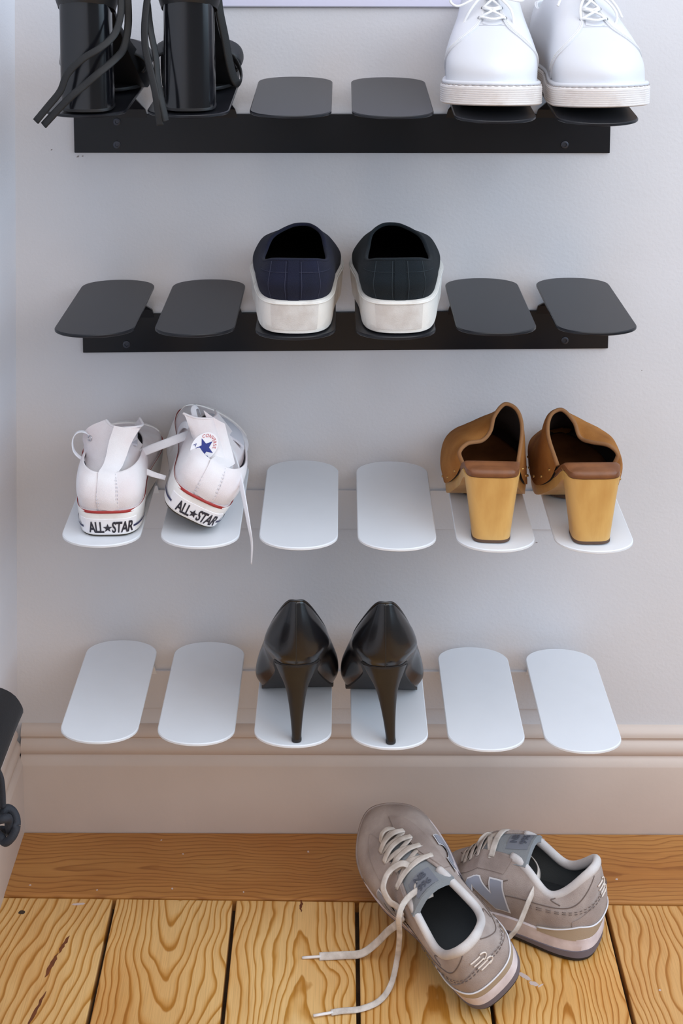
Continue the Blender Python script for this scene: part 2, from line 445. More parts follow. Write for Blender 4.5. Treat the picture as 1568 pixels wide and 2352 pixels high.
def make_rack(row, material, screw_mat, screws, label, rail_mat=None):
    R = ROWS[row]
    root = empty('shoe_rack', (R['x'], 0.0, R['zr']))
    x0, x1 = R['rail'][0] - R['x'], R['rail'][1] - R['x']
    sl = math.tan(radians(R['rr']))
    V, F = box_vf(x0, x1, 0.0115, 0.0155, -R['h'], 0.0)
    V = [(x, y, z + sl * x) for x, y, z in V]
    rail = mk('rail', V, F, rail_mat or material, root, smooth=False); bevel(rail, 0.0006, 2)
    out = stadium(PW, PSTR, PSAG); n = len(out)
    V = []; F = []
    prof = [(0.0008, 0.0), (0.0, -0.0008), (0.0, -PT + 0.0006), (0.0006, -PT)]
    for ins, z in prof:
        k = 1 - ins / (PW / 2)
        for (x, y) in out:
            V.append((x * k, (y + 0.1038) * (1 - ins / 0.1038) - 0.1038, z))
    F = grid_faces(4, n, False, True)
    F.append(tuple(range(n))); F.append(tuple(3 * n + i for i in range(n)))
    mesh = None; tabmesh = None
    for i in range(6):
        xc = 0.1 * (i - 2.5)
        zc = plate_z(row, R['x'] + xc, -0.004) - R['zr']
        if mesh is None:
            o = mk('shelf_plate', V, F, material, root, smooth=True, sharp=22); mesh = o.data
        else:
            o = bpy.data.objects.new('shelf_plate', mesh); COL.objects.link(o); o.parent = root
        o.location = (xc, -0.004, zc)
        o.rotation_euler = (radians(-R['tilt'] - R['dt'][i]), radians(-R['roll']), 0)
        # slanted bracket folded from the rail up to the underside of the plate
        zt = plate_z(row, R['x'] + xc, -0.075) - R['zr'] - PT
        zb = sl * xc - 0.004
        hw0, hw1 = 0.034, 0.024
        TV = [(-hw0, 0.0155, zb), (hw0, 0.0155, zb), (hw0, 0.0115, zb), (-hw0, 0.0115, zb),
              (-hw0 * 0.93, 0.0145, zb + 0.009), (hw0 * 0.93, 0.0145, zb + 0.009), (hw0 * 0.93, 0.0105, zb + 0.0095), (-hw0 * 0.93, 0.0105, zb + 0.0095),
              (-hw1, -0.068, zt), (hw1, -0.068, zt), (hw1, -0.073, zt), (-hw1, -0.073, zt)]
        TF = [(0, 1, 2, 3), (8, 11, 10, 9)]
        for a in (0, 4):
            for k in range(4):
                TF.append((a + k, a + (k + 1) % 4, a + 4 + (k + 1) % 4, a + 4 + k))
        t = mk('bracket', TV, TF, material, root, smooth=False)
        t.location = (xc, 0, 0)
    for (sx, sz) in screws:
        rows = []
        for r_, d in ((0.0044, 0.0), (0.0042, -0.0009), (0.003, -0.0013), (0.0021, -0.0013), (0.0019, -0.0004), (0.0, -0.0004)):
            rows.append([Vector((r_ * cos(2 * pi * k / 20), d, r_ * sin(2 * pi * k / 20))) for k in range(20)])
        s = rows_mesh('screw', rows, screw_mat, root, True, sharp=30)
        s.location = (sx - R['x'], 0.0115, sz - R['zr'])
    return tag(root, label, 'shoe rack', 'wall-mounted shoe racks')
make_rack(1, M_BLACK, M_SCREW_B, [(-0.2413, 0.8523), (-0.2418, 0.8262), (0.2576, 0.8277)], 'black metal shoe rack holding tall black heels and white derby shoes, topmost')
make_rack(2, M_BLACK, M_SCREW_B, [(-0.2348, 0.5953), (0.2628, 0.6014)], 'black metal shoe rack holding the pair of dark slip-on shoes')
make_rack(3, M_WHITE, M_SCREW_W, [], 'white metal shoe rack holding white canvas sneakers and brown clogs', M_WALL)
make_rack(4, M_WHITE, M_SCREW_W, [], 'white metal shoe rack holding the black stiletto pumps, lowest of four', M_WALL)
# ------------------------------------------------------------------ shoe building blocks
# local shoe frame: y runs from the heel (0) to the toe, x to the wearer's right, z up, z = 0 on the shelf
def mirror(rings, s):
    return [[(p[0] * s, p[1], p[2]) for p in r] for r in rings]

def sym(lat, heel, toe, med=None):
    """ring of 12: heel, 5 lateral points, toe, 5 medial points (mirrored lateral when med is None)"""
    med = med or [(-x, y, z) for (x, y, z) in lat]
    return [heel] + list(lat) + [toe] + list(med)[::-1]

def row_normals(rows):
    nv, nu = len(rows), len(rows[0]); N = []
    cy = sum(p.y for p in rows[0]) / nu; cx = sum(p.x for p in rows[0]) / nu
    for j in range(nv):
        R = []
        for i in range(nu):
            du = rows[j][(i + 1) % nu] - rows[j][i - 1]
            dv = rows[min(j + 1, nv - 1)][i] - rows[max(j - 1, 0)][i]
            n = du.cross(dv)
            R.append(n.normalized() if n.length > 1e-14 else Vector((0, 0, 1)))
        N.append(R)
    # orient outwards: at the heel the normal should point to -y
    s = sum(N[j][0].y for j in range(nv))
    if s > 0: N = [[-n for n in R] for R in N]
    return N

def offset_rows(rows, d):
    N = row_normals(rows)
    return [[p + n * d for p, n in zip(r, q)] for r, q in zip(rows, N)]

def strip_faces(nu, off=0):
    F = []; h = nu // 2
    for i in range(h):
        a, b = i, i + 1; c, d = (nu - i - 1) % nu, (nu - i) % nu
        f = []
        for k in (a, b, c, d):
            if off + k not in f: f.append(off + k)
        if len(f) >= 3: F.append(tuple(f))
    return F

def strip_mesh(name, ring, material, parent):
    return mk(name, ring, strip_faces(len(ring)), material, parent)

def solid_rows(name, rows, material, parent, sharp=40):
    """closed body from stacked rings, capped at both ends with quad strips"""
    nu = len(rows[0]); V = [p for r in rows for p in r]
    F = grid_faces(len(rows), nu, False, True)
    F += strip_faces(nu) + strip_faces(nu, (len(rows) - 1) * nu)
    return mk(name, V, F, material, parent, True, sharp)

def shell_rows(name, rows, thick, material, parent, sharp=None):
    """upper of real thickness from rows: outside, rolled rim, inside"""
    inner = offset_rows(rows, -thick)
    N = row_normals(rows); top = rows[-1]; it = inner[-1]
    nv = len(rows)
    lift = [ (rows[-1][i] - rows[-2][i]).normalized() * (thick * 0.45) for i in range(len(top))]
    mid = [(a + b) / 2 + l for a, b, l in zip(top, it, lift)]
    allr = rows + [mid] + inner[::-1]
    return rows_mesh(name, allr, material, parent, True, sharp=sharp), inner

def pick(rows, u, v):
    """point on a row grid; u, v in 0..1"""
    nv, nu = len(rows), len(rows[0])
    fu = (u % 1.0) * nu; fv = min(max(v, 0), 1) * (nv - 1)
    i, j = int(fu) % nu, min(int(fv), nv - 2); a, b = fu - int(fu), fv - j
    p = rows[j][i].lerp(rows[j][(i + 1) % nu], a); q = rows[j + 1][i].lerp(rows[j + 1][(i + 1) % nu], a)
    return p.lerp(q, b)

def pickn(rows, normals, u, v, d=0.0):
    nv, nu = len(rows), len(rows[0])
    i = int(round((u % 1.0) * nu)) % nu; j = int(round(min(max(v, 0), 1) * (nv - 1)))
    return pick(rows, u, v) + normals[j][i] * d

def seam(name, rows, normals, uv, w, h, material, parent, d=0.0, n=40, up=None):
    """thin cord or stitch line that follows the surface through (u, v) points"""
    S = spline([(a, b, 0) for a, b in uv], n)
    path = [pickn(rows, normals, s.x, s.y, d) for s in S]
    return sweep(name, path, w, h, material, parent, 6)

def surf_patch(name, rows, normals, outline_fn, nu, nv, d, thick, material, parent):
    """raised panel: outline_fn(s, t) -> (u, v), s,t in 0..1"""
    V = []
    for i in range(nu):
        for j in range(nv):
            u, v = outline_fn(i / (nu - 1), j / (nv - 1)); V.append(pickn(rows, normals, u, v, d + thick))
    m = len(V)
    for i in range(nu):
        for j in range(nv):
            u, v = outline_fn(i / (nu - 1), j / (nv - 1)); V.append(pickn(rows, normals, u, v, d - 0.0004))
    F = grid_faces(nu, nv) + grid_faces(nu, nv, off=m)
    for i in range(nu - 1):
        for j in (0, nv - 1):
            a = i * nv + j; F.append((a, a + nv, m + a + nv, m + a))
    for j in range(nv - 1):
        for i in (0, nu - 1):
            a = i * nv + j; F.append((a, a + 1, m + a + 1, m + a))
    return mk(name, V, F, material, parent, True, 50)

def text_mesh(name, body, size, material, parent, fn, xscale=1.0, bold=0.0, depth=0.0004, align='CENTER', space=1.0):
    """flat lettering turned into mesh and laid on a surface: fn(x, y, h) -> point"""
    cu = bpy.data.curves.new(name, 'FONT'); cu.body = body; cu.size = size; cu.offset = bold
    cu.align_x = align; cu.align_y = 'CENTER'; cu.resolution_u = 3; cu.space_character = space
    o = bpy.data.objects.new(name, cu); COL.objects.link(o)
    dg = bpy.context.evaluated_depsgraph_get(); dg.update()
    me = bpy.data.meshes.new_from_object(o.evaluated_get(dg))
    bpy.data.objects.remove(o); bpy.data.curves.remove(cu)
    bm = bmesh.new(); bm.from_mesh(me); bpy.data.meshes.remove(me)
    bmesh.ops.remove_doubles(bm, verts=bm.verts, dist=1e-7)
    bmesh.ops.triangulate(bm, faces=bm.faces)
    V = [(v.co.x * xscale, v.co.y) for v in bm.verts]; F = [tuple(v.index for v in f.verts) for f in bm.faces]
    bm.free()
    return mk(name, [fn(x, y, depth) for x, y in V], F, material, parent, smooth=False)

def star_mesh(name, cx, cy, r, material, parent, fn, depth=0.0004, rot=0.0):
    P = []
    for k in range(10):
        a = pi / 2 + rot + k * pi / 5; q = r if k % 2 == 0 else r * 0.42
        P.append((cx + q * cos(a), cy + q * sin(a)))
    V = [fn(cx, cy, depth)] + [fn(x, y, depth) for x, y in P]
    return mk(name, V, [(0, 1 + k, 1 + (k + 1) % 10) for k in range(10)], material, parent, smooth=False)

def place(name, x, y, z, yaw=0.0, tilt=0.0, roll=0.0):
    """yaw about z (deg), tilt about x, roll about y"""
    return empty(name, (x, y, z), (radians(tilt), radians(roll), radians(yaw)))
# ------------------------------------------------------------------ black stiletto pumps
M_PUMP = mat('black_pump_leather', srgb(17, 16, 19), 0.25, bump=0.05, bscale=900, spec=0.5, coat=0.15)
M_PUMP_HEEL = mat('black_heel_leather', srgb(27, 24, 23), 0.34, bump=0.03, bscale=700)
M_PUMP_SOLE = mat('black_pump_sole', srgb(30, 26, 26), 0.6)
M_PUMP_IN = mat('pump_lining', srgb(60, 52, 48), 0.7)

def make_pump(s, x, y, z, yaw, lean, label):
    root = place('stiletto_pump', x, y, z, yaw, -1.94)
    feather = sym([(0.0150, 0.0010, 0.0845), (0.0235, 0.0180, 0.0800), (0.0235, 0.0560, 0.0460), (0.0385, 0.1000, 0.0065), (0.0320, 0.1540, 0.0045)],
                  (0.0, -0.0040, 0.0855), (0.0, 0.2030, 0.0050),
                  [(-0.0150, 0.0010, 0.0845), (-0.0235, 0.0180, 0.0800), (-0.0215, 0.0560, 0.0470), (-0.0380, 0.1040, 0.0065), (-0.0310, 0.1560, 0.0045)])
    mid = sym([(0.0190, -0.0030, 0.0990), (0.0325, 0.0180, 0.0965), (0.0345, 0.0580, 0.0660), (0.0455, 0.1000, 0.0200), (0.0360, 0.1560, 0.0130)],
              (0.0, -0.0105, 0.0990), (0.0, 0.2090, 0.0110),
              [(-0.0190, -0.0030, 0.0990), (-0.0325, 0.0180, 0.0965), (-0.0335, 0.0580, 0.0670), (-0.0440, 0.1040, 0.0200), (-0.0350, 0.1580, 0.0130)])
    hi = sym([(0.0160, -0.0010, 0.1240), (0.0285, 0.0190, 0.1135), (0.0345, 0.0600, 0.0800), (0.0420, 0.1040, 0.0390), (0.0300, 0.1560, 0.0260)],
             (0.0, -0.0085, 0.1260), (0.0, 0.1960, 0.0210))
    top = sym([(0.0090, 0.0030, 0.1490), (0.0200, 0.0210, 0.1270), (0.0300, 0.0620, 0.0890), (0.0310, 0.1060, 0.0530), (0.0200, 0.1400, 0.0410)],
              (0.0, -0.0015, 0.1520), (0.0, 0.1560, 0.0360))
    rows = loft_pts(mirror([feather, mid, hi, top], s), 112, 26)
    up, inner = shell_rows('upper', rows, 0.0016, M_PUMP, root)
    N = row_normals(rows)
    seam('back_seam', rows, N, [(0.0, 0.02), (0.0, 0.35), (0.0, 0.7), (0.0, 0.985)], 0.0012, 0.0009, M_PUMP_HEEL, up, 0.0001)
    sweep('topline_binding', [p for p in rows[-1]], 0.0022, 0.0022, M_PUMP, root, 8, closed=True)
    sole_t = [p + Vector((0, 0, 0.0003)) for p in rows[0]]
    nu = len(sole_t)
    out = [p + N[0][i] * 0.0006 for i, p in enumerate(sole_t)]
    lower = [p - Vector((0, 0, 0.0040 if p.y > 0.1 else 0.0024)) for p in out]
    lower = [Vector((p.x, p.y, max(p.z, 0.0003))) for p in lower]
    solid_rows('sole', [sole_t, out, lower, [p + (Vector((0, p.y, p.z)) - p) * 0.08 for p in lower]], M_PUMP_SOLE, root, 50)
    strip_mesh('insole', [p + Vector((0, 0, 0.004)) for p in inner[1]], M_PUMP_IN, root)
    # heel: superelliptic sections from the seat down to the tip
    secs = [  # z_back, z_front, width, y_back, y_front
        (0.0850, 0.0690, 0.0470, -0.0045, 0.0480), (0.0790, 0.0660, 0.0415, -0.0035, 0.0410), (0.0720, 0.0610, 0.0350, -0.0018, 0.0330),
        (0.0640, 0.0560, 0.0280, 0.0002, 0.0265), (0.0540, 0.0500, 0.0220, 0.0018, 0.0220), (0.0400, 0.0390, 0.0170, 0.0025, 0.0178),
        (0.0240, 0.0238, 0.0128, 0.0020, 0.0140), (0.0090, 0.0090, 0.0102, 0.0008, 0.0110), (0.0034, 0.0034, 0.0098, 0.0002, 0.0100)]
    secs = [q + (lean * (1 - q[0] / 0.085),) for q in secs]
    R = []
    for zb, zf, w, yb, yf, dx in secs:
        ring = []
        for k in range(32):
            a = 2 * pi * k / 32 - pi / 2
            ca, sa = cos(a), sin(a)
            px = w / 2 * math.copysign(abs(ca) ** 0.8, ca)
            q = (math.copysign(abs(sa) ** 0.9, sa) + 1) / 2
            ring.append(Vector((dx + px, yb + (yf - yb) * q, zb + (zf - zb) * q)))
        R.append(ring)
    cols = [spline([r[i] for r in R], 40) for i in range(32)]
    h = solid_rows('stiletto_heel', [[c[j] for c in cols] for j in range(40)], M_PUMP_HEEL, root, 60)
    tip = [[Vector((lean + (p.x - lean) * k, 0.0051 + (p.y - 0.0051) * k, zz)) for p in R[-1]] for k, zz in ((1.03, 0.0034), (1.05, 0.0026), (1.05, 0.0006), (0.95, 0.0))]
    solid_rows('heel_tip', tip, M_PUMP_SOLE, h, 40)
    return tag(root, label, 'shoe', 'black stiletto pumps')
make_pump(-1, -0.0354, -0.2080, plate_z(4, -0.035, -0.205) + 0.0006, 1.0, 0.0, 'black leather stiletto pump, left one of the pair on the lowest rack')
make_pump(1, 0.0545, -0.2080, plate_z(4, 0.061, -0.205) + 0.0006, 0.5, 0.0066, 'black leather stiletto pump, right one of the pair on the lowest rack')
# ------------------------------------------------------------------ suede slip-on shoes
M_NAVY = mat('navy_suede', srgb(27, 29, 48), 0.95, bump=0.6, bscale=1300, sheen=0.04, vcolor=srgb(26, 28, 42), vscale=45, spec=0.15)
M_GREENBLACK = mat('green_black_suede', srgb(22, 29, 35), 0.95, bump=0.6, bscale=1300, sheen=0.04, vcolor=srgb(22, 28, 32), vscale=45, spec=0.15)
M_SLIP_IN = mat('slip_on_lining', srgb(9, 9, 13), 0.95, spec=0.05)
M_RUBBER = mat('white_rubber_scuffed', srgb(226, 222, 216), 0.6, bump=0.25, bscale=500, vcolor=srgb(186, 176, 166), vscale=38, vlo=0.5, vhi=0.8)
M_RUBBER_RIB = mat('white_rubber_textured', srgb(208, 204, 200), 0.7, bump=0.35, bscale=1400, vcolor=srgb(190, 182, 176), vscale=60)

def make_slip_on(s, x, y, z, yaw, roll, suede, label, stitch):
    root = place('slip_on_shoe', x, y, z, yaw, -0.6, roll)
    lat = [(0.0255, 0.0060), (0.0375, 0.0320), (0.0450, 0.0900), (0.0500, 0.1450), (0.0370, 0.1970)]
    med = [(-0.0255, 0.0060), (-0.0375, 0.0320), (-0.0420, 0.0900), (-0.0490, 0.1500), (-0.0370, 0.1980)]
    def ring(z_, ins=0.0, zt=None, yh=0.0):
        def q(p): 
            d = sqrt(p[0] ** 2 + 0.0001); return (p[0] - math.copysign(ins, p[0]), p[1] + (ins if p[1] < 0.02 else -ins * 0.3 if p[1] > 0.18 else 0), z_)
        return sym([q(p) for p in lat], (0, yh + ins, z_), (0, 0.2195 - ins, z_), [q(p) for p in med])
    rr = mirror([ring(0.0, 0.0036), ring(0.0008, 0.0024), ring(0.004, 0.0020), ring(0.016, 0.0010), ring(0.0310, -0.0002), ring(0.0332, 0.0002), ring(0.0340, 0.0016)], s)
    nu = 120
    rows = [spline(r, nu, True) for r in rr]
    sole = solid_rows('platform_sole', rows, M_RUBBER, root, 45)
    # ridge under the upper and textured heel panel
    N = row_normals(rows)
    sweep('foxing_ridge', [p + N[4][i] * 0.0004 for i, p in enumerate(rows[4])], 0.0016, 0.0016, M_RUBBER, sole, 6, closed=True)
    def hp(a, b):
        u = (-0.075 + 0.150 * a); return (u, 0.34 + 0.31 * b)
    surf_patch('heel_label', rows, N, hp, 26, 6, 0.0, 0.0007, M_RUBBER_RIB, sole)
    def up(z_, k): return [(p[0] * k, p[1], z_) for p in lat], [(p[0] * k, p[1], z_) for p in med]
    r0 = ring(0.0320, 0.0030)
    r1 = sym([(0.0260, 0.0035, 0.049), (0.0385, 0.0310, 0.049), (0.0435, 0.0900, 0.047), (0.0465, 0.1430, 0.045), (0.0335, 0.1920, 0.040)], (0, -0.0030, 0.049), (0, 0.2120, 0.037),
             [(-0.0260, 0.0035, 0.049), (-0.0385, 0.0310, 0.049), (-0.0405, 0.0900, 0.047), (-0.0455, 0.1470, 0.045), (-0.0335, 0.1920, 0.040)])
    r2 = sym([(0.0245, 0.0050, 0.061), (0.0360, 0.0330, 0.059), (0.0385, 0.0860, 0.062), (0.0370, 0.1320, 0.064), (0.0230, 0.1720, 0.058)], (0, -0.0010, 0.0615), (0, 0.1900, 0.053),
             [(-0.0245, 0.0050, 0.061), (-0.0360, 0.0330, 0.059), (-0.0360, 0.0860, 0.062), (-0.0350, 0.1320, 0.064), (-0.0230, 0.1720, 0.058)])
    r3 = sym([(0.0225, 0.0085, 0.0735), (0.0330, 0.0340, 0.0660), (0.0330, 0.0700, 0.0650), (0.0260, 0.0930, 0.0760), (0.0080, 0.1080, 0.0835)], (0, 0.0020, 0.0750), (-0.0060, 0.1120, 0.0850),
             [(-0.0225, 0.0085, 0.0735), (-0.0325, 0.0340, 0.0670), (-0.0310, 0.0700, 0.0690), (-0.0270, 0.0920, 0.0790), (-0.0170, 0.1070, 0.0840)])
    urows = loft_pts(mirror([r0, r1, r2, r3], s), nu, 24)
    u_, inner = shell_rows('upper', urows, 0.0030, suede, root)
    UN = row_normals(urows)
    strip_mesh('insole', [Vector((p.x, p.y, 0.0362)) for p in inner[4]], M_SLIP_IN, root)
    mk('lining', [p - n * 0.0004 for r, q in zip(inner, offset_rows(inner, 0)) for p, n in zip(r, row_normals(inner)[0])], grid_faces(len(inner), nu, False, True), M_SLIP_IN, root)
    def strip(u0, u1):
        return lambda a, b: (u0 + (u1 - u0) * a, 0.03 + 0.955 * b)
    surf_patch('heel_strip', urows, UN, strip(-0.018 * s + 0.004, 0.018 * s + 0.004), 10, 20, 0.0, 0.0007, suede, u_)
    M_ST = stitch
    for uu in (-0.021, 0.029, 0.083, -0.079):
        seam('stitch_line', urows, UN, [(uu, 0.06), (uu, 0.4), (uu, 0.75), (uu, 0.96)], 0.0008, 0.0006, M_ST, u_, 0.0003)
    seam('stitch_line', urows, UN, [(-0.15, 0.70), (-0.08, 0.70), (0, 0.71), (0.08, 0.70), (0.15, 0.70)], 0.0007, 0.0005, M_ST, u_, 0.0002)
    sweep('collar_binding', [p for p in offset_rows(urows, -0.0015)[-1]], 0.0042, 0.0036, suede, root, 8, closed=True)
    return tag(root, label, 'shoe', 'dark suede slip-ons')
M_ST_N = mat('navy_thread', srgb(44, 46, 66), 0.9)
M_ST_G = mat('green_thread', srgb(36, 45, 51), 0.9)
make_slip_on(-1, -0.0370, -0.2090, plate_z(2, -0.037, -0.209) + 0.0014, 0.5, 0.4, M_NAVY, 'navy blue suede slip-on shoe with white platform sole, left of the pair', M_ST_N)
make_slip_on(1, 0.0660, -0.2085, plate_z(2, 0.066, -0.2085) + 0.0014, -0.5, -0.8, M_GREENBLACK, 'greenish black suede slip-on shoe with white platform sole, right of the pair', M_ST_G)
# ------------------------------------------------------------------ brown suede clogs on wooden heels
M_CLOG = mat('brown_suede', srgb(172, 116, 62), 0.9, bump=0.5, bscale=900, vcolor=srgb(130, 80, 36), vscale=26, spec=0.12, sheen=0.0, vlo=0.3, vhi=0.75)
M_CLOG_EDGE = mat('brown_suede_edge', srgb(142, 98, 60), 0.9, bump=0.3, bscale=900)
M_CLOG_IN = mat('clog_lining', srgb(44, 32, 26), 0.95, bump=0.3, bscale=600)
M_FOOTBED = mat('brown_leather_footbed', srgb(140, 88, 52), 0.5, bump=0.2, bscale=400, vcolor=srgb(104, 62, 36), vscale=30)
M_CLOG_WOOD = mat('varnished_heel_wood', srgb(208, 164, 96), 0.45, bump=0.1, bscale=500, vcolor=srgb(178, 126, 62), vscale=34, stretch=(1, 1, 0.35), vlo=0.4, vhi=0.72)
M_CLOG_RUB = mat('brown_rubber_tip', srgb(84, 60, 46), 0.7)
M_STUD = mat('brass_stud', srgb(170, 128, 72), 0.35, metallic=0.8)

def make_clog(s, x, y, z, yaw, drop, label):
    root = place('clog', x, y, z, yaw, 0.66)
    nu = 96
    def R_(lat, heel, toe, med): return mirror([sym(lat, heel, toe, med)], s)[0]
    # plan of the foot bed with its height: heel high, ball low
    lat = [(0.0235, 0.0010, 0.0700), (0.0290, 0.0220, 0.0690), (0.0330, 0.0600, 0.0440), (0.0445, 0.1080, 0.0165), (0.0370, 0.1680, 0.0190)]
    med = [(-0.0235, 0.0010, 0.0700), (-0.0290, 0.0220, 0.0690), (-0.0315, 0.0600, 0.0440), (-0.0435, 0.1100, 0.0165), (-0.0360, 0.1700, 0.0190)]
    base = (lat, (0, -0.0020, 0.0700), (0, 0.2040, 0.0250), med)
    def off(dz, ins, zmin=None):
        def q(p):
            zz = p[2] + dz
            return (p[0] - math.copysign(ins, p[0]) if p[0] else 0.0, p[1] + (ins if p[1] < 0.015 else -ins if p[1] > 0.19 else 0), zz if zmin is None else max(zz, zmin))
        return spline(R_([q(p) for p in base[0]], q(base[1]), q(base[2]), [q(p) for p in base[3]]), nu, True)
    foot = [off(-0.0002, 0.0018), off(0.0012, -0.0004), off(0.0040, -0.0012), off(0.0070, -0.0004), off(0.0086, 0.0030), off(0.0088, 0.0070)]
    solid_rows('footbed', foot, M_FOOTBED, root, 60)
    # wooden platform
    def wood(ins, zz):
        def q(p):
            t = p[1]
            zb = 0.0600 if t < 0.03 else (0.0600 - (t - 0.03) / 0.062 * 0.0565 if t < 0.092 else 0.0035) if t < 0.165 else 0.0060
            return (p[0] * (1 - ins * 12) if p[0] else 0.0, p[1] + (ins if t < 0.015 else -ins if t > 0.19 else 0), zb if zz else p[2])
        return spline(R_([q(p) for p in base[0]], q(base[1]), q(base[2]), [q(p) for p in base[3]]), nu, True)
    a, b = wood(0.001, False), wood(0.003, True)
    mid_ = [p.lerp(q, 0.5) for p, q in zip(a, b)]
    pl = solid_rows('wooden_platform', [a, mid_, b], M_CLOG_WOOD, root, 50)
    ball = [p for p in b]
    def outs(k, zz):
        C = Vector((0, 0.145, 0))
        return [Vector((0.98 * k * 0.0385 * math.copysign(abs(cos(t)) ** 0.9, cos(t)), 0.148 + k * 0.046 * sin(t), zz)) for t in [2 * pi * i / 40 for i in range(40)]]
    solid_rows('front_outsole', [outs(1.0, 0.0062), outs(1.02, 0.0045), outs(1.02, 0.0012), outs(0.96, 0.0)], M_CLOG_RUB, root, 50)
    # heel block: tapering, rounded back, flat breast
    secs = []
    for t in [i / 14 for i in range(15)]:
        zz = 0.0700 - 0.0670 * t
        w = 0.0575 - 0.0185 * t ** 0.9; yb = -0.0020 + 0.0030 * t; yf = 0.0500 - 0.0110 * t
        ring = []
        for k in range(44):
            an = 2 * pi * k / 44 - pi / 2; ca, sa = cos(an), sin(an)
            pw = 0.62 if sa > 0 else 0.60
            ring.append(Vector((w / 2 * math.copysign(abs(ca) ** 0.55, ca), (yb + yf) / 2 + (yf - yb) / 2 * math.copysign(abs(sa) ** pw, sa), zz - (0.012 if sa > 0 and t < 0.05 else 0) * abs(sa))))
        secs.append(ring)
    hb = solid_rows('wooden_heel', secs, M_CLOG_WOOD, root, 50)
    tip = [[Vector((p.x * k, 0.02 + (p.y - 0.02) * k, zz)) for p in secs[-1]] for k, zz in ((1.0, 0.0032), (1.015, 0.0028), (1.015, 0.0004), (0.98, 0.0))]
    solid_rows('heel_tip', tip, M_CLOG_RUB, hb, 40)
    # upper: arcs from the lateral edge over the instep to the medial edge, from opening to toe
    A = [  # opening edge, lateral -> medial
        [(0.0290, 0.0440, 0.0640), (0.0330, 0.0440, 0.0770), (0.0240, 0.0520, 0.0840), (0.0080, 0.0640, 0.0825), (-0.0005, 0.0760, 0.0870), (-0.0050, 0.0860, 0.1000), (-0.0170, 0.0960, 0.1100), (-0.0310, 0.0920, 0.1050), (-0.0360, 0.0780, 0.0890), (-0.0300, 0.0500, 0.0620)],
        [(0.0360, 0.0600, 0.0420), (0.0405, 0.0620, 0.0620), (0.0330, 0.0720, 0.0780), (0.0180, 0.0830, 0.0830), (0.0060, 0.0940, 0.0880), (-0.0050, 0.1040, 0.0950), (-0.0170, 0.1120, 0.0985), (-0.0320, 0.1060, 0.0920), (-0.0390, 0.0900, 0.0740), (-0.0350, 0.0620, 0.0410)],
        [(0.0450, 0.0950, 0.0200), (0.0490, 0.1000, 0.0400), (0.0420, 0.1080, 0.0640), (0.0290, 0.1140, 0.0740), (0.0150, 0.1190, 0.0800), (0.0020, 0.1240, 0.0840), (-0.0120, 0.1270, 0.0830), (-0.0290, 0.1230, 0.0720), (-0.0410, 0.1160, 0.0500), (-0.0430, 0.0960, 0.0200)],
        [(0.0455, 0.1350, 0.0165), (0.0475, 0.1420, 0.0360), (0.0430, 0.1440, 0.0500), (0.0310, 0.1480, 0.0590), (0.0160, 0.1500, 0.0640), (0.0020, 0.1520, 0.0660), (-0.0130, 0.1530, 0.0640), (-0.0300, 0.1500, 0.0560), (-0.0430, 0.1450, 0.0380), (-0.0440, 0.1360, 0.0165)],
        [(0.0395, 0.1720, 0.0190), (0.0400, 0.1760, 0.0340), (0.0350, 0.1770, 0.0430), (0.0250, 0.1790, 0.0490), (0.0120, 0.1800, 0.0520), (0.0000, 0.1810, 0.0525), (-0.0120, 0.1810, 0.0510), (-0.0250, 0.1800, 0.0460), (-0.0370, 0.1780, 0.0350), (-0.0375, 0.1740, 0.0190)],
        [(0.0160, 0.2010, 0.0245), (0.0170, 0.2020, 0.0290), (0.0140, 0.2025, 0.0330), (0.0100, 0.2030, 0.0355), (0.0050, 0.2035, 0.0365), (0.0000, 0.2040, 0.0365), (-0.0050, 0.2035, 0.0360), (-0.0100, 0.2030, 0.0350), (-0.0150, 0.2020, 0.0300), (-0.0150, 0.2010, 0.0245)],
        [(0.001 * (5 - k) / 5, 0.2050, 0.0250) for k in range(10)],
    ]
    A[0] = [(p[0], p[1], p[2] - (drop if 4 <= k <= 8 else 0)) for k, p in enumerate(A[0])]
    A = mirror(A, s)
    C = [spline(r, 56) for r in A]
    cols = [spline([c[i] for c in C], 44) for i in range(56)]
    outer = [[cols[i][j] for i in range(56)] for j in range(44)]
    # inward offset for the suede thickness
    inn = []
    for j in range(44):
        row = []
        for i in range(56):
            du = outer[j][min(i + 1, 55)] - outer[j][max(i - 1, 0)]; dv = outer[min(j + 1, 43)][i] - outer[max(j - 1, 0)][i]
            n = du.cross(dv); n = n.normalized() if n.length > 1e-12 else Vector((0, 0, 1))
            c = Vector((0, outer[j][i].y, 0.045)) - outer[j][i]
            if n.dot(c) < 0: n = -n
            row.append(outer[j][i] + n * 0.0026)
        inn.append(row)
    V = [p for r in outer for p in r]; F = grid_faces(44, 56)
    up = mk('upper', V, F, M_CLOG, root)
    V = [p for r in inn for p in r]
    mk('lining', V, grid_faces(44, 56), M_CLOG_IN, root)
    edge = [(a_ + b_) / 2 for a_, b_ in zip(outer[0], inn[0])]
    sweep('collar_edge', edge, 0.0046, 0.0042, M_CLOG_EDGE, root, 10)
    # studs along the sole on both sides
    for side in (0, 55):
        for j in range(6, 40, 5):
            p = outer[j][side]; q = outer[j][1 if side == 0 else 54]; o_ = Vector((p.x, 0, 0)).normalized()
            c = p.lerp(q, 0.9) + o_ * 0.0016 + Vector((0, 0, 0.0022))
            st = [[c + Vector((o_.x * h, r_ * cos(t), r_ * sin(t))) for t in [2 * pi * k / 10 for k in range(10)]] for r_, h in ((0.0014, -0.003), (0.0014, -0.0006), (0.0009, 0.0000), (0.0001, 0.0001))]
            rows_mesh('stud', st, M_STUD, root)
    return tag(root, label, 'shoe', 'brown suede clogs')
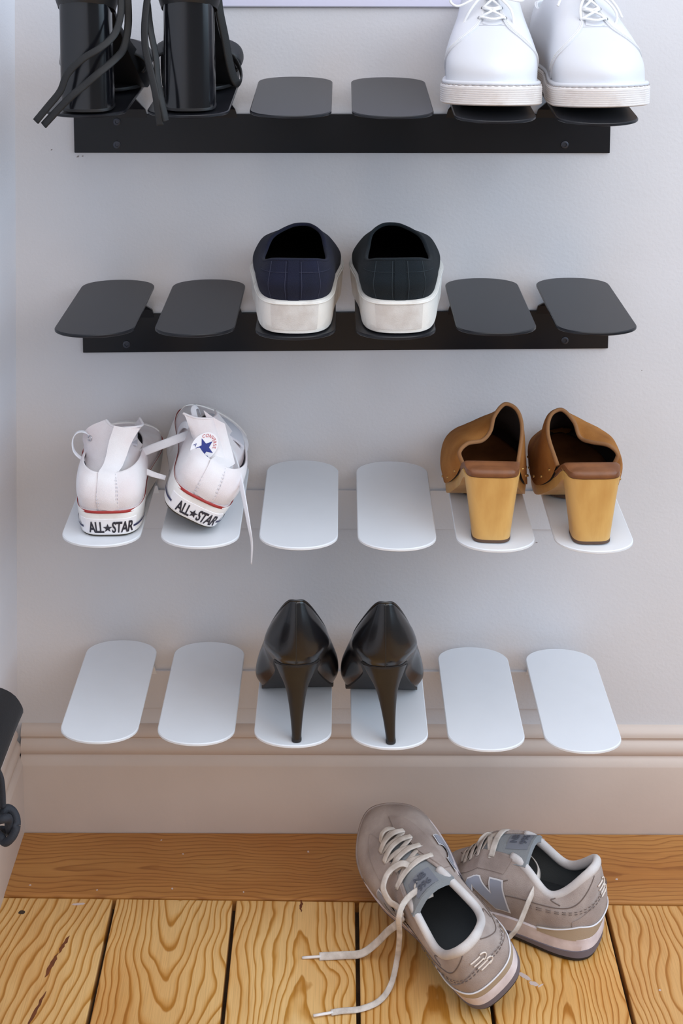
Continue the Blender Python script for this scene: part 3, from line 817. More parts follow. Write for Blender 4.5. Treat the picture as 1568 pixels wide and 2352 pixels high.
make_clog(-1, 0.1608, -0.2000, plate_z(3, 0.16, -0.20) + 0.0008, -2.5, 0.0, 'brown suede clog with tapered wooden heel, left one, its arch rising at the right')
make_clog(1, 0.2628, -0.2010, plate_z(3, 0.26, -0.20) + 0.0010, 1.5, 0.005, 'brown suede clog with tapered wooden heel, right one, near the right end of the rack')
# ------------------------------------------------------------------ white leather derby shoes, toes to the front
M_WLEATHER = mat('white_leather', srgb(210, 211, 216), 0.36, bump=0.06, bscale=500, var=0.03, vscale=20)
M_WSOLE = mat('white_ribbed_sole', srgb(226, 221, 219), 0.55, bump=0.1, bscale=300, vcolor=srgb(200, 188, 182), vscale=45, vlo=0.5, vhi=0.85)
M_WLACE = mat('white_lace', srgb(232, 232, 232), 0.8, bump=0.4, bscale=1600)
M_WIN = mat('derby_lining', srgb(196, 190, 184), 0.8)
M_GREYTHREAD = mat('welt_thread', srgb(172, 165, 163), 0.8)
M_EYELET = mat('dark_eyelet', srgb(90, 90, 92), 0.5)

def make_derby(s, x, y, z, yaw, tilt, label, lace_kind):
    root = place('derby_shoe', x, y, z, yaw, tilt)
    nu = 128
    lat = [(0.0265, 0.0060), (0.0345, 0.0350), (0.0375, 0.0850), (0.0505, 0.1480), (0.0440, 0.1900)]
    med = [(-0.0265, 0.0060), (-0.0345, 0.0350), (-0.0345, 0.0850), (-0.0485, 0.1540), (-0.0420, 0.1920)]
    def spring(t): return 0.0 if t < 0.12 else 0.0105 * ((t - 0.12) / 0.094) ** 1.5
    def ring(z_, ins):
        def q(p):
            sx = math.copysign(ins, p[0])
            return (p[0] - sx * (0.9 if 0.02 < p[1] < 0.18 else 0.7), p[1] + (ins * 0.7 if p[1] < 0.02 else -ins * 0.5 if p[1] > 0.18 else 0), z_ + spring(p[1]))
        return sym([q(p) for p in lat], (0, ins, z_), (0, 0.2140 - ins, z_ + spring(0.214)), [q(p) for p in med])
    R = [ring(0.0, 0.006), ring(0.0006, 0.0030)]
    for k in range(8):   # ribs moulded around the edge of the sole
        zz = 0.0022 + k * 0.0021
        R += [ring(zz, 0.0002), ring(zz + 0.0013, 0.0), ring(zz + 0.0017, 0.0009)]
    R += [ring(0.0192, 0.0004), ring(0.0204, 0.0014), ring(0.0206, 0.0035)]
    rows = [spline(r, nu, True) for r in mirror(R, s)]
    sole = solid_rows('ribbed_sole', rows, M_WSOLE, root, 35)
    wl = [spline(r, nu, True) for r in mirror([ring(0.0204, 0.0030), ring(0.0212, 0.0018), ring(0.0236, 0.0020), ring(0.0246, 0.0040), ring(0.0240, 0.0080)], s)]
    welt = rows_mesh('welt', wl, M_WLEATHER, root)
    # welt stitches: short dashes around the front
    c = spline(mirror([ring(0.0209, 0.0012)], s)[0], 400, True)
    for i in range(105, 300, 5):
        sweep('welt_stitch', [c[i], (c[i + 1] + c[i + 2]) / 2, c[i + 3]], 0.0009, 0.0009, M_GREYTHREAD, welt, 5)
    r0 = ring(0.0215, 0.0062)
    r1 = sym([(0.0255, 0.0060, 0.0420), (0.0340, 0.0360, 0.0430), (0.0365, 0.0880, 0.0440), (0.0455, 0.1480, 0.0470), (0.0375, 0.1830, 0.0480)], (0, -0.0010, 0.042), (0, 0.2040, 0.0480),
             [(-0.0255, 0.0060, 0.0420), (-0.0340, 0.0360, 0.0430), (-0.0335, 0.0880, 0.0440), (-0.0440, 0.1520, 0.0470), (-0.0360, 0.1840, 0.0480)])
    r2 = sym([(0.0245, 0.0070, 0.0580), (0.0325, 0.0380, 0.0600), (0.0335, 0.0900, 0.0680), (0.0395, 0.1400, 0.0670), (0.0285, 0.1690, 0.0660)], (0, -0.0005, 0.058), (0, 0.1840, 0.0650),
             [(-0.0245, 0.0070, 0.0580), (-0.0325, 0.0380, 0.0600), (-0.0315, 0.0900, 0.0680), (-0.0380, 0.1430, 0.0670), (-0.0275, 0.1700, 0.0660)])
    r3 = sym([(0.0235, 0.0080, 0.0700), (0.0300, 0.0400, 0.0730), (0.0295, 0.0860, 0.0900), (0.0285, 0.1220, 0.0880), (0.0170, 0.1430, 0.0830)], (0, 0.0005, 0.071), (0, 0.1510, 0.0810))
    r4 = sym([(0.0215, 0.0090, 0.0830), (0.0270, 0.0400, 0.0800), (0.0260, 0.0700, 0.1010), (0.0210, 0.0950, 0.1100), (0.0100, 0.1080, 0.1090)], (0, 0.0020, 0.086), (0, 0.1110, 0.1080))
    u = loft_pts(mirror([r0, r1, r2, r3, r4], s), nu, 30)
    up, inner = shell_rows('upper', u, 0.0022, M_WLEATHER, root)
    N = row_normals(u)
    strip_mesh('insole', [Vector((p.x, p.y, p.z + 0.004)) for p in inner[1]], M_WIN, root)
    KU = [(0.0, 0.320), (0.16, 0.338), (0.30, 0.362), (0.50, 0.405), (0.70, 0.440), (0.85, 0.458), (1.0, 0.466)]
    def uf(v):
        for (a, b), (c_, d) in zip(KU, KU[1:]):
            if v <= c_: return b + (d - b) * (v - a) / (c_ - a)
        return KU[-1][1]
    for side in (0, 1):
        def fn(a, b):
            v = 0.03 + 0.965 * b; t = 0.06 + (uf(v) - 0.06) * a
            return (t if side == 0 else 1 - t, v)
        qu = surf_patch('quarter', u, N, fn, 46, 30, 0.0, 0.0014, M_WLEATHER, root)
        for off in (0.006, 0.012):
            seam('stitch_line', u, N, [((uf(v) - off) if side == 0 else 1 - uf(v) + off, v) for v in (0.12, 0.3, 0.45, 0.6, 0.75, 0.9, 0.99)], 0.0006, 0.0006, M_WLACE, qu, 0.0016)
    # tongue between the quarters
    def tg(a, b): return (0.455 + 0.09 * a, 0.74 + 0.26 * b)
    tn = surf_patch('tongue', u, N, tg, 12, 12, 0.0, 0.0008, M_WLEATHER, root)
    seam('vamp_seam', u, N, [(0.440, 0.72), (0.47, 0.735), (0.5, 0.74), (0.53, 0.735), (0.56, 0.72)], 0.0010, 0.0010, M_WLEATHER, up, 0.0004)
    # laces: bars through the eyelets, bow and ends
    def P(u_, v_, d): return pickn(u, N, u_, v_, d)
    ev = (0.775, 0.86, 0.945)
    for v in ev:
        for side in (0, 1):
            uu = uf(v) - 0.012
            uu = uu if side == 0 else 1 - uu
            e = P(uu, v, 0.0016)
            sweep('eyelet', [e + Vector((0.0016 * cos(t), 0, 0.0016 * sin(t))) + N[int(v * 29)][int(uu * nu) % nu] * 0.0002 for t in [2 * pi * k / 10 for k in range(10)]], 0.0007, 0.0007, M_EYELET, root, 5, closed=True)
    lc = 0.0027
    for k, v in enumerate(ev):
        a, b = uf(v) - 0.012, 1 - uf(v) + 0.012
        sweep('lace', [P(a, v, 0.0018), P(a + 0.014, v, 0.0050), P(0.5, v, 0.0062), P(b - 0.014, v, 0.0050), P(b, v, 0.0018)], lc, lc, M_WLACE, root, 8) if False else \
            sweep('lace', spline([P(a, v, 0.0012), P(a + 0.014, v, 0.0040), P(0.5, v - 0.012, 0.0050), P(b - 0.014, v, 0.0040), P(b, v, 0.0012)], 24), lc, lc, M_WLACE, root, 8)
        if k < 2:
            v2 = ev[k + 1]
            for q in (0, 1):
                a2, b2 = (a, 1 - uf(v2) + 0.012) if q == 0 else (b, uf(v2) - 0.012)
                sweep('lace', spline([P(a2, v, 0.0020), P((a2 * 2 + b2) / 3, v + (v2 - v) * 0.33, 0.0060), P((a2 + 2 * b2) / 3, v + (v2 - v) * 0.66, 0.0062), P(b2, v2, 0.0016)], 20), lc, lc, M_WLACE, root, 8)
    k0 = P(0.5, 0.95, 0.008)
    def rel(pts): return [k0 + Vector((p[0], p[1], p[2])) for p in pts]
    if lace_kind == 0:
        bows = [[(0, 0, 0), (0.012, 0.010, 0.006), (0.030, 0.014, 0.004), (0.042, 0.012, -0.006), (0.034, 0.014, -0.012), (0.016, 0.012, -0.004), (0, 0.002, 0)],
                [(0, 0, 0), (-0.008, 0.012, -0.004), (-0.018, 0.018, -0.014), (-0.021, 0.022, -0.026), (-0.020, 0.024, -0.034)],
                [(0, 0, 0), (0.012, 0.012, -0.004), (0.022, 0.016, -0.016), (0.029, 0.016, -0.030)],
                [(0, 0, 0), (-0.012, 0.010, 0.007), (-0.028, 0.012, 0.004), (-0.030, 0.014, -0.006), (-0.014, 0.012, -0.004), (0, 0.002, 0)]]
    else:
        bows = [[(0, 0, 0), (0.008, 0.012, -0.002), (0.014, 0.018, -0.014), (0.010, 0.022, -0.030), (-0.004, 0.024, -0.038), (-0.020, 0.022, -0.031), (-0.024, 0.018, -0.018), (-0.013, 0.012, -0.004), (0, 0.002, 0)],
                [(0, 0, 0), (0.014, 0.010, 0.004), (0.030, 0.012, 0.000), (0.036, 0.014, -0.010)],
                [(0, 0, 0), (-0.012, 0.010, 0.002), (-0.024, 0.014, -0.010), (-0.030, 0.018, -0.022)]]
    for b in bows:
        sweep('lace', spline(rel([(p[0] , p[1], p[2]) for p in b]), 40), lc, lc, M_WLACE, root, 8)
    return tag(root, label, 'shoe', 'white leather derbies')
make_derby(1, 0.1672, 0.0060, plate_z(1, 0.158, 0.006) + 0.0010, 176.8, -2.6, 'white leather lace-up derby with ribbed sole, beside the two empty black plates', 0)
make_derby(-1, 0.2400, 0.0070, plate_z(1, 0.26, 0.007) + 0.0012, 188.0, -3.1, 'white leather lace-up derby with ribbed sole, at the right end of the top rack', 1)
# ------------------------------------------------------------------ white canvas high-tops with collapsed ankles
M_CANVAS = mat('white_canvas', srgb(238, 234, 236), 0.9, bump=0.5, bscale=2200, vcolor=srgb(226, 214, 216), vscale=22, spec=0.1)
M_CANVAS_IN = mat('canvas_lining', srgb(206, 204, 212), 0.9, bump=0.4, bscale=2000, spec=0.1)
M_TAPE = mat('white_foxing_tape', srgb(234, 231, 229), 0.5, bump=0.12, bscale=400, vcolor=srgb(208, 200, 194), vscale=50, vlo=0.55, vhi=0.85)
M_REDLINE = mat('red_stripe', srgb(158, 44, 42), 0.55)
M_NAVYLINE = mat('navy_stripe', srgb(52, 54, 88), 0.55)
M_PRINT = mat('black_print', srgb(40, 37, 48), 0.6)
M_BLUEPRINT = mat('blue_print', srgb(46, 58, 132), 0.7)
M_REDPRINT = mat('red_print', srgb(196, 96, 100), 0.7)
M_PATCH = mat('white_patch', srgb(240, 238, 242), 0.6)
M_OLIVE = mat('dark_outsole', srgb(66, 60, 50), 0.8)
M_FLATLACE = mat('flat_white_lace', srgb(236, 236, 242), 0.85, bump=0.5, bscale=1800)
M_SILVER = mat('silver_eyelet', srgb(200, 200, 205), 0.25, metallic=0.9)

def sheet(name, rows, thick, material, parent):
    """open sheet of cloth with thickness from a grid of points"""
    nv, nu = len(rows), len(rows[0]); N = []
    for j in range(nv):
        for i in range(nu):
            du = rows[j][min(i + 1, nu - 1)] - rows[j][max(i - 1, 0)]; dv = rows[min(j + 1, nv - 1)][i] - rows[max(j - 1, 0)][i]
            n = du.cross(dv); N.append(n.normalized() if n.length > 1e-12 else Vector((0, 0, 1)))
    P = [p for r in rows for p in r]; m = len(P)
    V = [p + n * thick / 2 for p, n in zip(P, N)] + [p - n * thick / 2 for p, n in zip(P, N)]
    F = grid_faces(nv, nu) + grid_faces(nv, nu, off=m)
    for i in range(nu - 1):
        for j in (0, nv - 1): a = j * nu + i; F.append((a, a + 1, m + a + 1, m + a))
    for j in range(nv - 1):
        for i in (0, nu - 1): a = j * nu + i; F.append((a, a + nu, m + a + nu, m + a))
    return mk(name, V, F, material, parent, True, 60)

def make_hightop(s, x, y, z, yaw, tilt, roll, shaft, laces, label, patch=None, eyelets=(), flop=0.0):
    root = place('canvas_high_top', x, y, z, yaw, tilt, roll)
    nu = 120
    lat = [(0.0245, 0.0045), (0.0345, 0.0280), (0.0370, 0.0850), (0.0450, 0.1450), (0.0360, 0.1860)]
    med = [(-0.0245, 0.0045), (-0.0345, 0.0280), (-0.0340, 0.0850), (-0.0430, 0.1500), (-0.0350, 0.1860)]
    def ring(z_, ins, zt=0.0):
        def q(p):
            return (p[0] - math.copysign(ins, p[0]), p[1] + (ins * 0.7 if p[1] < 0.02 else -ins * 0.5 if p[1] > 0.18 else 0), z_ + zt * max(0, (p[1] - 0.16) / 0.05))
        return sym([q(p) for p in lat], (0, ins, z_), (0, 0.2085 - ins, z_ + zt), [q(p) for p in med])
    H = 0.0285
    R = [ring(0.0012, 0.0050), ring(0.0020, 0.0034), ring(0.0100, 0.0022), ring(0.0190, 0.0010), ring(H - 0.0010, -0.0002, 0.006), ring(H, 0.0006, 0.006), ring(H, 0.0030, 0.006)]
    rows = [spline(r, nu, True) for r in mirror(R, s)]
    sole = solid_rows('foxing_sole', rows, M_TAPE, root, 45)
    out = [spline(r, nu, True) for r in mirror([ring(0.0016, 0.0046), ring(0.0014, 0.0040), ring(0.0, 0.0046), ring(0.0, 0.0060)], s)]
    solid_rows('outsole', out, M_OLIVE, root, 45)
    # fine vertical map of the sole wall for stripes and print
    ctrl = [Vector(p) for p in R[3]]
    side = loft_pts(mirror([R[1], R[2], R[3], R[4]], s), 480, 24)
    SN = row_normals(side)
    red = loft_pts(mirror([ring(H - 0.0022, -0.0006, 0.006), ring(H - 0.0016, -0.0014, 0.006), ring(H + 0.0002, -0.0013, 0.006), ring(H + 0.0008, -0.0002, 0.006)], s), nu, None)
    rows_mesh('red_stripe', red, M_REDLINE, sole)
    # total length around the wall, to place print by millimetres
    mid = side[12]; L = 0.0; arc = [0.0]
    for i in range(480): L += (mid[(i + 1) % 480] - mid[i]).length; arc.append(L)
    def u_of(mm):   # arc length from the heel centre, positive to the right as seen from behind
        d = (mm * s) % L
        for i in range(480):
            if arc[i + 1] >= d: return (i + (d - arc[i]) / (arc[i + 1] - arc[i])) / 480
        return 0.0
    def on(xx, yy, h):  # yy: height over the label centre
        v = (0.0105 + yy - 0.002) / (H - 0.003)
        return pickn(side, SN, u_of(xx), v, 0.0007 + h)
    # heel label: a thicker rubber tab with the print
    lb = surf_patch('heel_label', side, SN, lambda a, b: (u_of(-0.0300 + 0.0600 * a), 0.08 + 0.62 * b), 40, 8, 0.0, 0.0006, M_PATCH, sole)
    text_mesh('label_lettering', 'ALL', 0.0166, M_PRINT, lb, lambda a, b, h: on(a - 0.0118, b, h), 0.60, 0.00045, 0.0004, space=0.92)
    text_mesh('label_lettering', 'STAR', 0.0166, M_PRINT, lb, lambda a, b, h: on(a + 0.0152, b, h), 0.60, 0.00045, 0.0004, space=0.92)
    star_mesh('label_star', -0.0002, 0.0, 0.0050, M_PRINT, lb, on, 0.0005)
    for sg in (-1, 1):
        pts = [(sg * t, 0) for t in (0.0275, 0.034, 0.042, 0.052, 0.064, 0.078)]
        V = []; n_ = 60
        for i in range(n_):
            t = 0.0268 + (0.092 - 0.0268) * i / (n_ - 1)
            V += [on(sg * t, 0.0012, 0.0004), on(sg * t, -0.0012, 0.0004)]
        mk('navy_stripe', V, grid_faces(n_, 2), M_NAVYLINE, sole, smooth=True)
    # canvas upper up to the crease
    r0 = ring(H - 0.003, 0.0024)
    def bump_(a): return a
    r1 = sym([(0.0255, 0.0040, 0.0420), (0.0350, 0.0290, 0.0440), (0.0350, 0.0850, 0.0480), (0.0410, 0.1420, 0.0440), (0.0300, 0.1800, 0.0410)], (0, -0.0008, 0.0410), (0, 0.1990, 0.0400))
    r2 = sym([(0.0235, 0.0070, 0.0560), (0.0330, 0.0320, 0.0590), (0.0330, 0.0850, 0.0590), (0.0330, 0.1360, 0.0510), (0.0200, 0.1680, 0.0470)], (0, 0.0040, 0.0550), (0, 0.1820, 0.0450))
    r3 = sym([(0.0180, 0.0140, 0.0660), (0.0290, 0.0370, 0.0670), (0.0285, 0.0850, 0.0640), (0.0225, 0.1180, 0.0610), (0.0110, 0.1400, 0.0550)], (0, 0.0120, 0.0640), (0, 0.1480, 0.0520))
    u = loft_pts(mirror([r0, r1, r2, r3], s), nu, 24)
    up, inner = shell_rows('canvas_upper', u, 0.0016, M_CANVAS, root)
    N = row_normals(u)
    mk('lining', [p for r in offset_rows(inner, -0.0004) for p in r], grid_faces(len(inner), nu, False, True), M_CANVAS_IN, root)
    strip_mesh('insole', [Vector((p.x, p.y, 0.030)) for p in inner[4]], M_CANVAS_IN, root)
    # toe cap
    def tc(a, b):
        uu = 0.375 + 0.25 * a
        return (uu, 0.02 + 0.62 * b * (0.55 + 0.45 * sin(pi * a)))
    surf_patch('toe_cap', u, N, tc, 30, 14, 0.0, 0.0012, M_TAPE, root)
    # heel strip with stitching
    def hs(a, b): return (-0.030 + 0.060 * a, 0.05 + 0.95 * b)
    st = surf_patch('heel_strip', u, N, hs, 12, 18, 0.0, 0.0008, M_CANVAS, up)
    for off in (-0.032, -0.027, 0.027, 0.032):
        for k in range(11):
            v = 0.08 + k * 0.083
            seam('stitch', u, N, [(off, v), (off, v + 0.022), (off, v + 0.045)], 0.0007, 0.0006, M_CANVAS_IN, st, 0.0007, 4)
    tg = []
    for k in range(12):
        t = k / 11
        tg.append([Vector((xx * (0.016 + 0.008 * t), 0.150 - 0.085 * t, 0.050 + 0.020 * t + 0.006 * sin(pi * t) + 0.004 * (1 - xx * xx))) for xx in (-1, -0.6, -0.2, 0.2, 0.6, 1)])
    sheet('tongue', tg, 0.0022, M_CANVAS_IN, root)
    # collapsed ankle: a U of canvas that leans forward
    sh = [spline(r, 64) for r in shaft]
    colz = [spline([q[i] for q in sh], 26) for i in range(64)]
    srows = [[colz[i][j] for i in range(64)] for j in range(26)]
    an = sheet('ankle_shaft', srows, 0.0018, M_CANVAS, root)
    for j in (25, 24):
        pass
    sweep('ankle_hem', srows[-1], 0.0030, 0.0026, M_CANVAS, an, 8)
    def S(a, b): return srows[int(round(b * 25))][int(round(a * 63))]
    # heel stay: one strip of cloth from the heel up over the crease onto the ankle
    cen = [pickn(u, N, 0.0, v, 0.0014 + 0.0010 * v) for v in (0.10, 0.30, 0.50, 0.70, 0.85, 0.95)]
    for b in (0.30, 0.42, 0.55, 0.68, 0.80, 0.92, 1.0):
        i = int(round(flop * 63)); j = int(round(b * 25))
        n = (srows[j][i + 1] - srows[j][i - 1]).cross(srows[min(j + 1, 25)][i] - srows[max(j - 1, 0)][i]).normalized()
        if n.y > 0: n = -n
        cen.append(srows[j][i] + n * 0.0017)
    cen = arc_resample(spline(cen, 80), 30)
    strip_ = []
    for k, p in enumerate(cen):
        w = 0.0120 - 0.0030 * sin(pi * k / 29) + 0.0010 * k / 29
        d = Vector((1, 0.0, -0.12)).normalized()
        strip_.append([p + d * (w * t) + Vector((0, 0.18 * w * t * t, 0)) for t in (-1, -0.5, 0, 0.5, 1)])
    sheet('ankle_stay', strip_, 0.0010, M_CANVAS, an)
    for (a, b) in eyelets:
        p = S(a, b); i = int(a * 63); j = int(b * 25)
        n = (srows[j][min(i + 1, 63)] - srows[j][max(i - 1, 0)]).cross(srows[min(j + 1, 25)][i] - srows[max(j - 1, 0)][i]).normalized()
        if n.y > 0: n = -n
        t1 = n.orthogonal().normalized(); t2 = n.cross(t1)
        sweep('eyelet', [p + n * 0.0014 + t1 * 0.0026 * cos(t) + t2 * 0.0026 * sin(t) for t in [2 * pi * k / 14 for k in range(14)]], 0.0016, 0.0012, M_SILVER, an, 6, closed=True)
    if patch:
        a0, b0 = patch
        i = int(a0 * 63); j = int(b0 * 25)
        c = S(a0, b0); ex = (srows[j][i + 4] - srows[j][i - 4]).normalized(); ey = (srows[j + 3][i] - srows[j - 3][i]); n = ex.cross(ey).normalized()
        if n.y > 0: n = -n
        if ex.x < 0: ex = -ex
        ey = n.cross(ex).normalized()
        if ey.z < 0: ey = -ey
        ca_, sa_ = cos(-0.16), sin(-0.16)
        ex, ey = ex * ca_ + ey * sa_, ey * ca_ - ex * sa_
        def onp(px, py, h): return c + ex * px + ey * py + n * (0.0030 + h)
        pt = mk('ankle_patch', [onp(0, 0, 0)] + [onp(0.0195 * 0.62 * cos(t), 0.0195 * 0.82 * sin(t), 0) for t in [2 * pi * k / 40 for k in range(40)]], [(0, 1 + k, 1 + (k + 1) % 40) for k in range(40)], M_PATCH, an, smooth=False)
        def arcfn(a, b, h):
            r = 0.0128 + b; t = pi / 2 - a / 0.0128
            return onp(r * cos(t) * 0.72, r * sin(t) * 0.95, h)
        text_mesh('patch_lettering', 'CONVERSE', 0.0054, M_REDPRINT, pt, arcfn, 0.95, 0.00005, 0.0003, space=1.15)
        star_mesh('patch_star', 0.0012, 0.0, 0.0098, M_BLUEPRINT, pt, onp, 0.0004, -0.12)
        text_mesh('patch_lettering', 'A', 0.0052, M_BLUEPRINT, pt, lambda a, b, h: onp(a - 0.0078, b - 0.0052, h), 1.0, 0.0, 0.0003)
        text_mesh('patch_lettering', 'S', 0.0052, M_BLUEPRINT, pt, lambda a, b, h: onp(a + 0.0088, b - 0.0058, h), 1.0, 0.0, 0.0003)
    inv = Matrix.LocRotScale(root.location, root.rotation_euler, None).inverted()
    for pts, w, upv, tp in laces:
        sweep('lace', [inv @ p for p in spline(pts, 60)], w, 0.0011, M_FLATLACE, root, 8, up=inv.to_3x3() @ Vector(upv), power=4.0, taper=tp)
    return tag(root, label, 'shoe', 'white canvas high-tops')

# left shoe: the ankle stands up and leans over to the right
SH_L = [
    [(-0.0290, 0.0780, 0.0620), (-0.0285, 0.0540, 0.0580), (-0.0180, 0.0270, 0.0560), (-0.0010, 0.0140, 0.0570), (0.0150, 0.0240, 0.0550), (0.0270, 0.0500, 0.0560), (0.0290, 0.0800, 0.0620)],
    [(-0.0320, 0.0720, 0.0700), (-0.0250, 0.0520, 0.0640), (-0.0120, 0.0300, 0.0620), (0.0020, 0.0170, 0.0640), (0.0100, 0.0260, 0.0620), (0.0190, 0.0480, 0.0620), (0.0240, 0.0800, 0.0680)],
    [(-0.0310, 0.0640, 0.0830), (-0.0200, 0.0500, 0.0750), (-0.0070, 0.0350, 0.0710), (0.0060, 0.0250, 0.0730), (0.0120, 0.0310, 0.0710), (0.0150, 0.0520, 0.0710), (0.0200, 0.0800, 0.0760)],
    [(-0.0240, 0.0600, 0.0930), (-0.0130, 0.0490, 0.0870), (-0.0010, 0.0390, 0.0850), (0.0100, 0.0310, 0.0870), (0.0180, 0.0350, 0.0860), (0.0210, 0.0540, 0.0830), (0.0210, 0.0780, 0.0860)],
    [(-0.0070, 0.0580, 0.1010), (-0.0010, 0.0490, 0.0990), (0.0080, 0.0400, 0.1000), (0.0170, 0.0350, 0.1020), (0.0270, 0.0370, 0.1020), (0.0310, 0.0520, 0.0980), (0.0260, 0.0740, 0.0960)]]
CAM_UP = (0.0, -0.9, 0.42)
LACE_L = [([(-0.2510, -0.1350, 0.5426), (-0.2554, -0.1450, 0.5548), (-0.2632, -0.1470, 0.5556), (-0.2683, -0.1470, 0.5475), (-0.2672, -0.1470, 0.5353), (-0.2587, -0.1450, 0.5260), (-0.2500, -0.1380, 0.5239)], 0.0062, (0.5, 0.0, 1.0), None),
    ([(-0.2172, -0.1150, 0.5142), (-0.2046, -0.1280, 0.5231), (-0.1899, -0.1350, 0.5324), (-0.1713, -0.1390, 0.5413), (-0.1560, -0.1340, 0.5456), (-0.1480, -0.1220, 0.5440)], 0.0092, CAM_UP, None),
    ([(-0.2227, -0.1200, 0.5269), (-0.2141, -0.1350, 0.5237), (-0.2024, -0.1450, 0.5176), (-0.1882, -0.1500, 0.5127), (-0.1725, -0.1500, 0.5076)], 0.0090, CAM_UP, lambda t: 1 - 0.45 * t)]
make_hightop(-1, -0.2255, -0.1975, plate_z(3, -0.227, -0.19) + 0.0004, 2.0, 0.8, 0.0, SH_L, LACE_L,
             'white canvas high-top sneaker, standing level, lace loop at its left side', None, ((0.10, 0.60),), 0.5)
# right shoe: rolled onto its edge, inner ankle folded back so that its badge faces the room
SH_R = [
    [(-0.0300, 0.0600, 0.0620), (-0.0240, 0.0360, 0.0580), (-0.0120, 0.0200, 0.0570), (0.0020, 0.0150, 0.0570), (0.0160, 0.0220, 0.0570), (0.0270, 0.0480, 0.0580), (0.0290, 0.0800, 0.0620)],
    [(-0.0330, 0.0380, 0.0690), (-0.0240, 0.0270, 0.0660), (-0.0130, 0.0210, 0.0650), (0.0000, 0.0180, 0.0650), (0.0120, 0.0250, 0.0650), (0.0190, 0.0500, 0.0660), (0.0210, 0.0800, 0.0680)],
    [(-0.0380, 0.0340, 0.0780), (-0.0290, 0.0290, 0.0760), (-0.0180, 0.0260, 0.0750), (-0.0040, 0.0240, 0.0760), (0.0040, 0.0310, 0.0760), (0.0080, 0.0540, 0.0760), (0.0090, 0.0800, 0.0770)],
    [(-0.0440, 0.0360, 0.0870), (-0.0350, 0.0320, 0.0860), (-0.0250, 0.0290, 0.0870), (-0.0120, 0.0290, 0.0890), (-0.0050, 0.0360, 0.0890), (-0.0020, 0.0560, 0.0880), (-0.0020, 0.0800, 0.0870)],
    [(-0.0490, 0.0410, 0.0930), (-0.0410, 0.0370, 0.0950), (-0.0320, 0.0340, 0.0980), (-0.0210, 0.0340, 0.1030), (-0.0140, 0.0400, 0.1030), (-0.0100, 0.0590, 0.1000), (-0.0100, 0.0780, 0.0960)]]
_SX = [0.0, -0.001, -0.003, -0.006, -0.009]; _SZ = [0.0, -0.001, -0.003, -0.006, -0.009]
SH_R = [[(p[0] + _SX[k] * (0.4 + 0.6 * i / 6 if i < 4 else 1.0), p[1], p[2] + _SZ[k]) for i, p in enumerate(r)] for k, r in enumerate(SH_R)]
LACE_R = [
    ([(-0.1225, -0.1150, 0.5395), (-0.1144, -0.1400, 0.5451), (-0.1043, -0.1550, 0.5373), (-0.0949, -0.1750, 0.5226), (-0.0876, -0.2000, 0.5061), (-0.0821, -0.2140, 0.4853), (-0.0794, -0.2160, 0.4680), (-0.0801, -0.2140, 0.4459)], 0.0088, (-0.6, -0.7, 0.4), lambda t: 1.0 if t < 0.35 else max(0.22, 1 - 1.25 * (t - 0.35))),
    ([(-0.1463, -0.1150, 0.5467), (-0.1560, -0.1100, 0.5494), (-0.1632, -0.1000, 0.5405), (-0.1677, -0.0900, 0.5242)], 0.0080, CAM_UP, None),
    ([(-0.1436, -0.1100, 0.5422), (-0.1448, -0.1150, 0.5587), (-0.1468, -0.1120, 0.5671), (-0.1435, -0.1080, 0.5684), (-0.1416, -0.1000, 0.5575)], 0.0062, CAM_UP, None)]
make_hightop(1, -0.1440, -0.1960, plate_z(3, -0.137, -0.19) + 0.0172, 3.0, 1.5, 28.0, SH_R, LACE_R,
             'white canvas high-top sneaker rolled onto its edge, ankle badge and loose laces showing', (0.30, 0.38), (), 0.62)
# ------------------------------------------------------------------ tall black block heels with ankle ties
M_LACQ = mat('black_lacquered_heel', srgb(13, 14, 19), 0.17, spec=0.6, var=0.2, vscale=30, stretch=(1, 1, 0.2))
M_BLEATHER = mat('black_sandal_leather', srgb(17, 17, 20), 0.5, bump=0.15, bscale=700)
M_BSUEDE = mat('black_tie_leather', srgb(14, 14, 16), 0.65, bump=0.2, bscale=900)
M_BSOLE = mat('black_platform', srgb(15, 15, 18), 0.5)
M_BEDGE = mat('heel_edge_wear', srgb(70, 70, 76), 0.5)

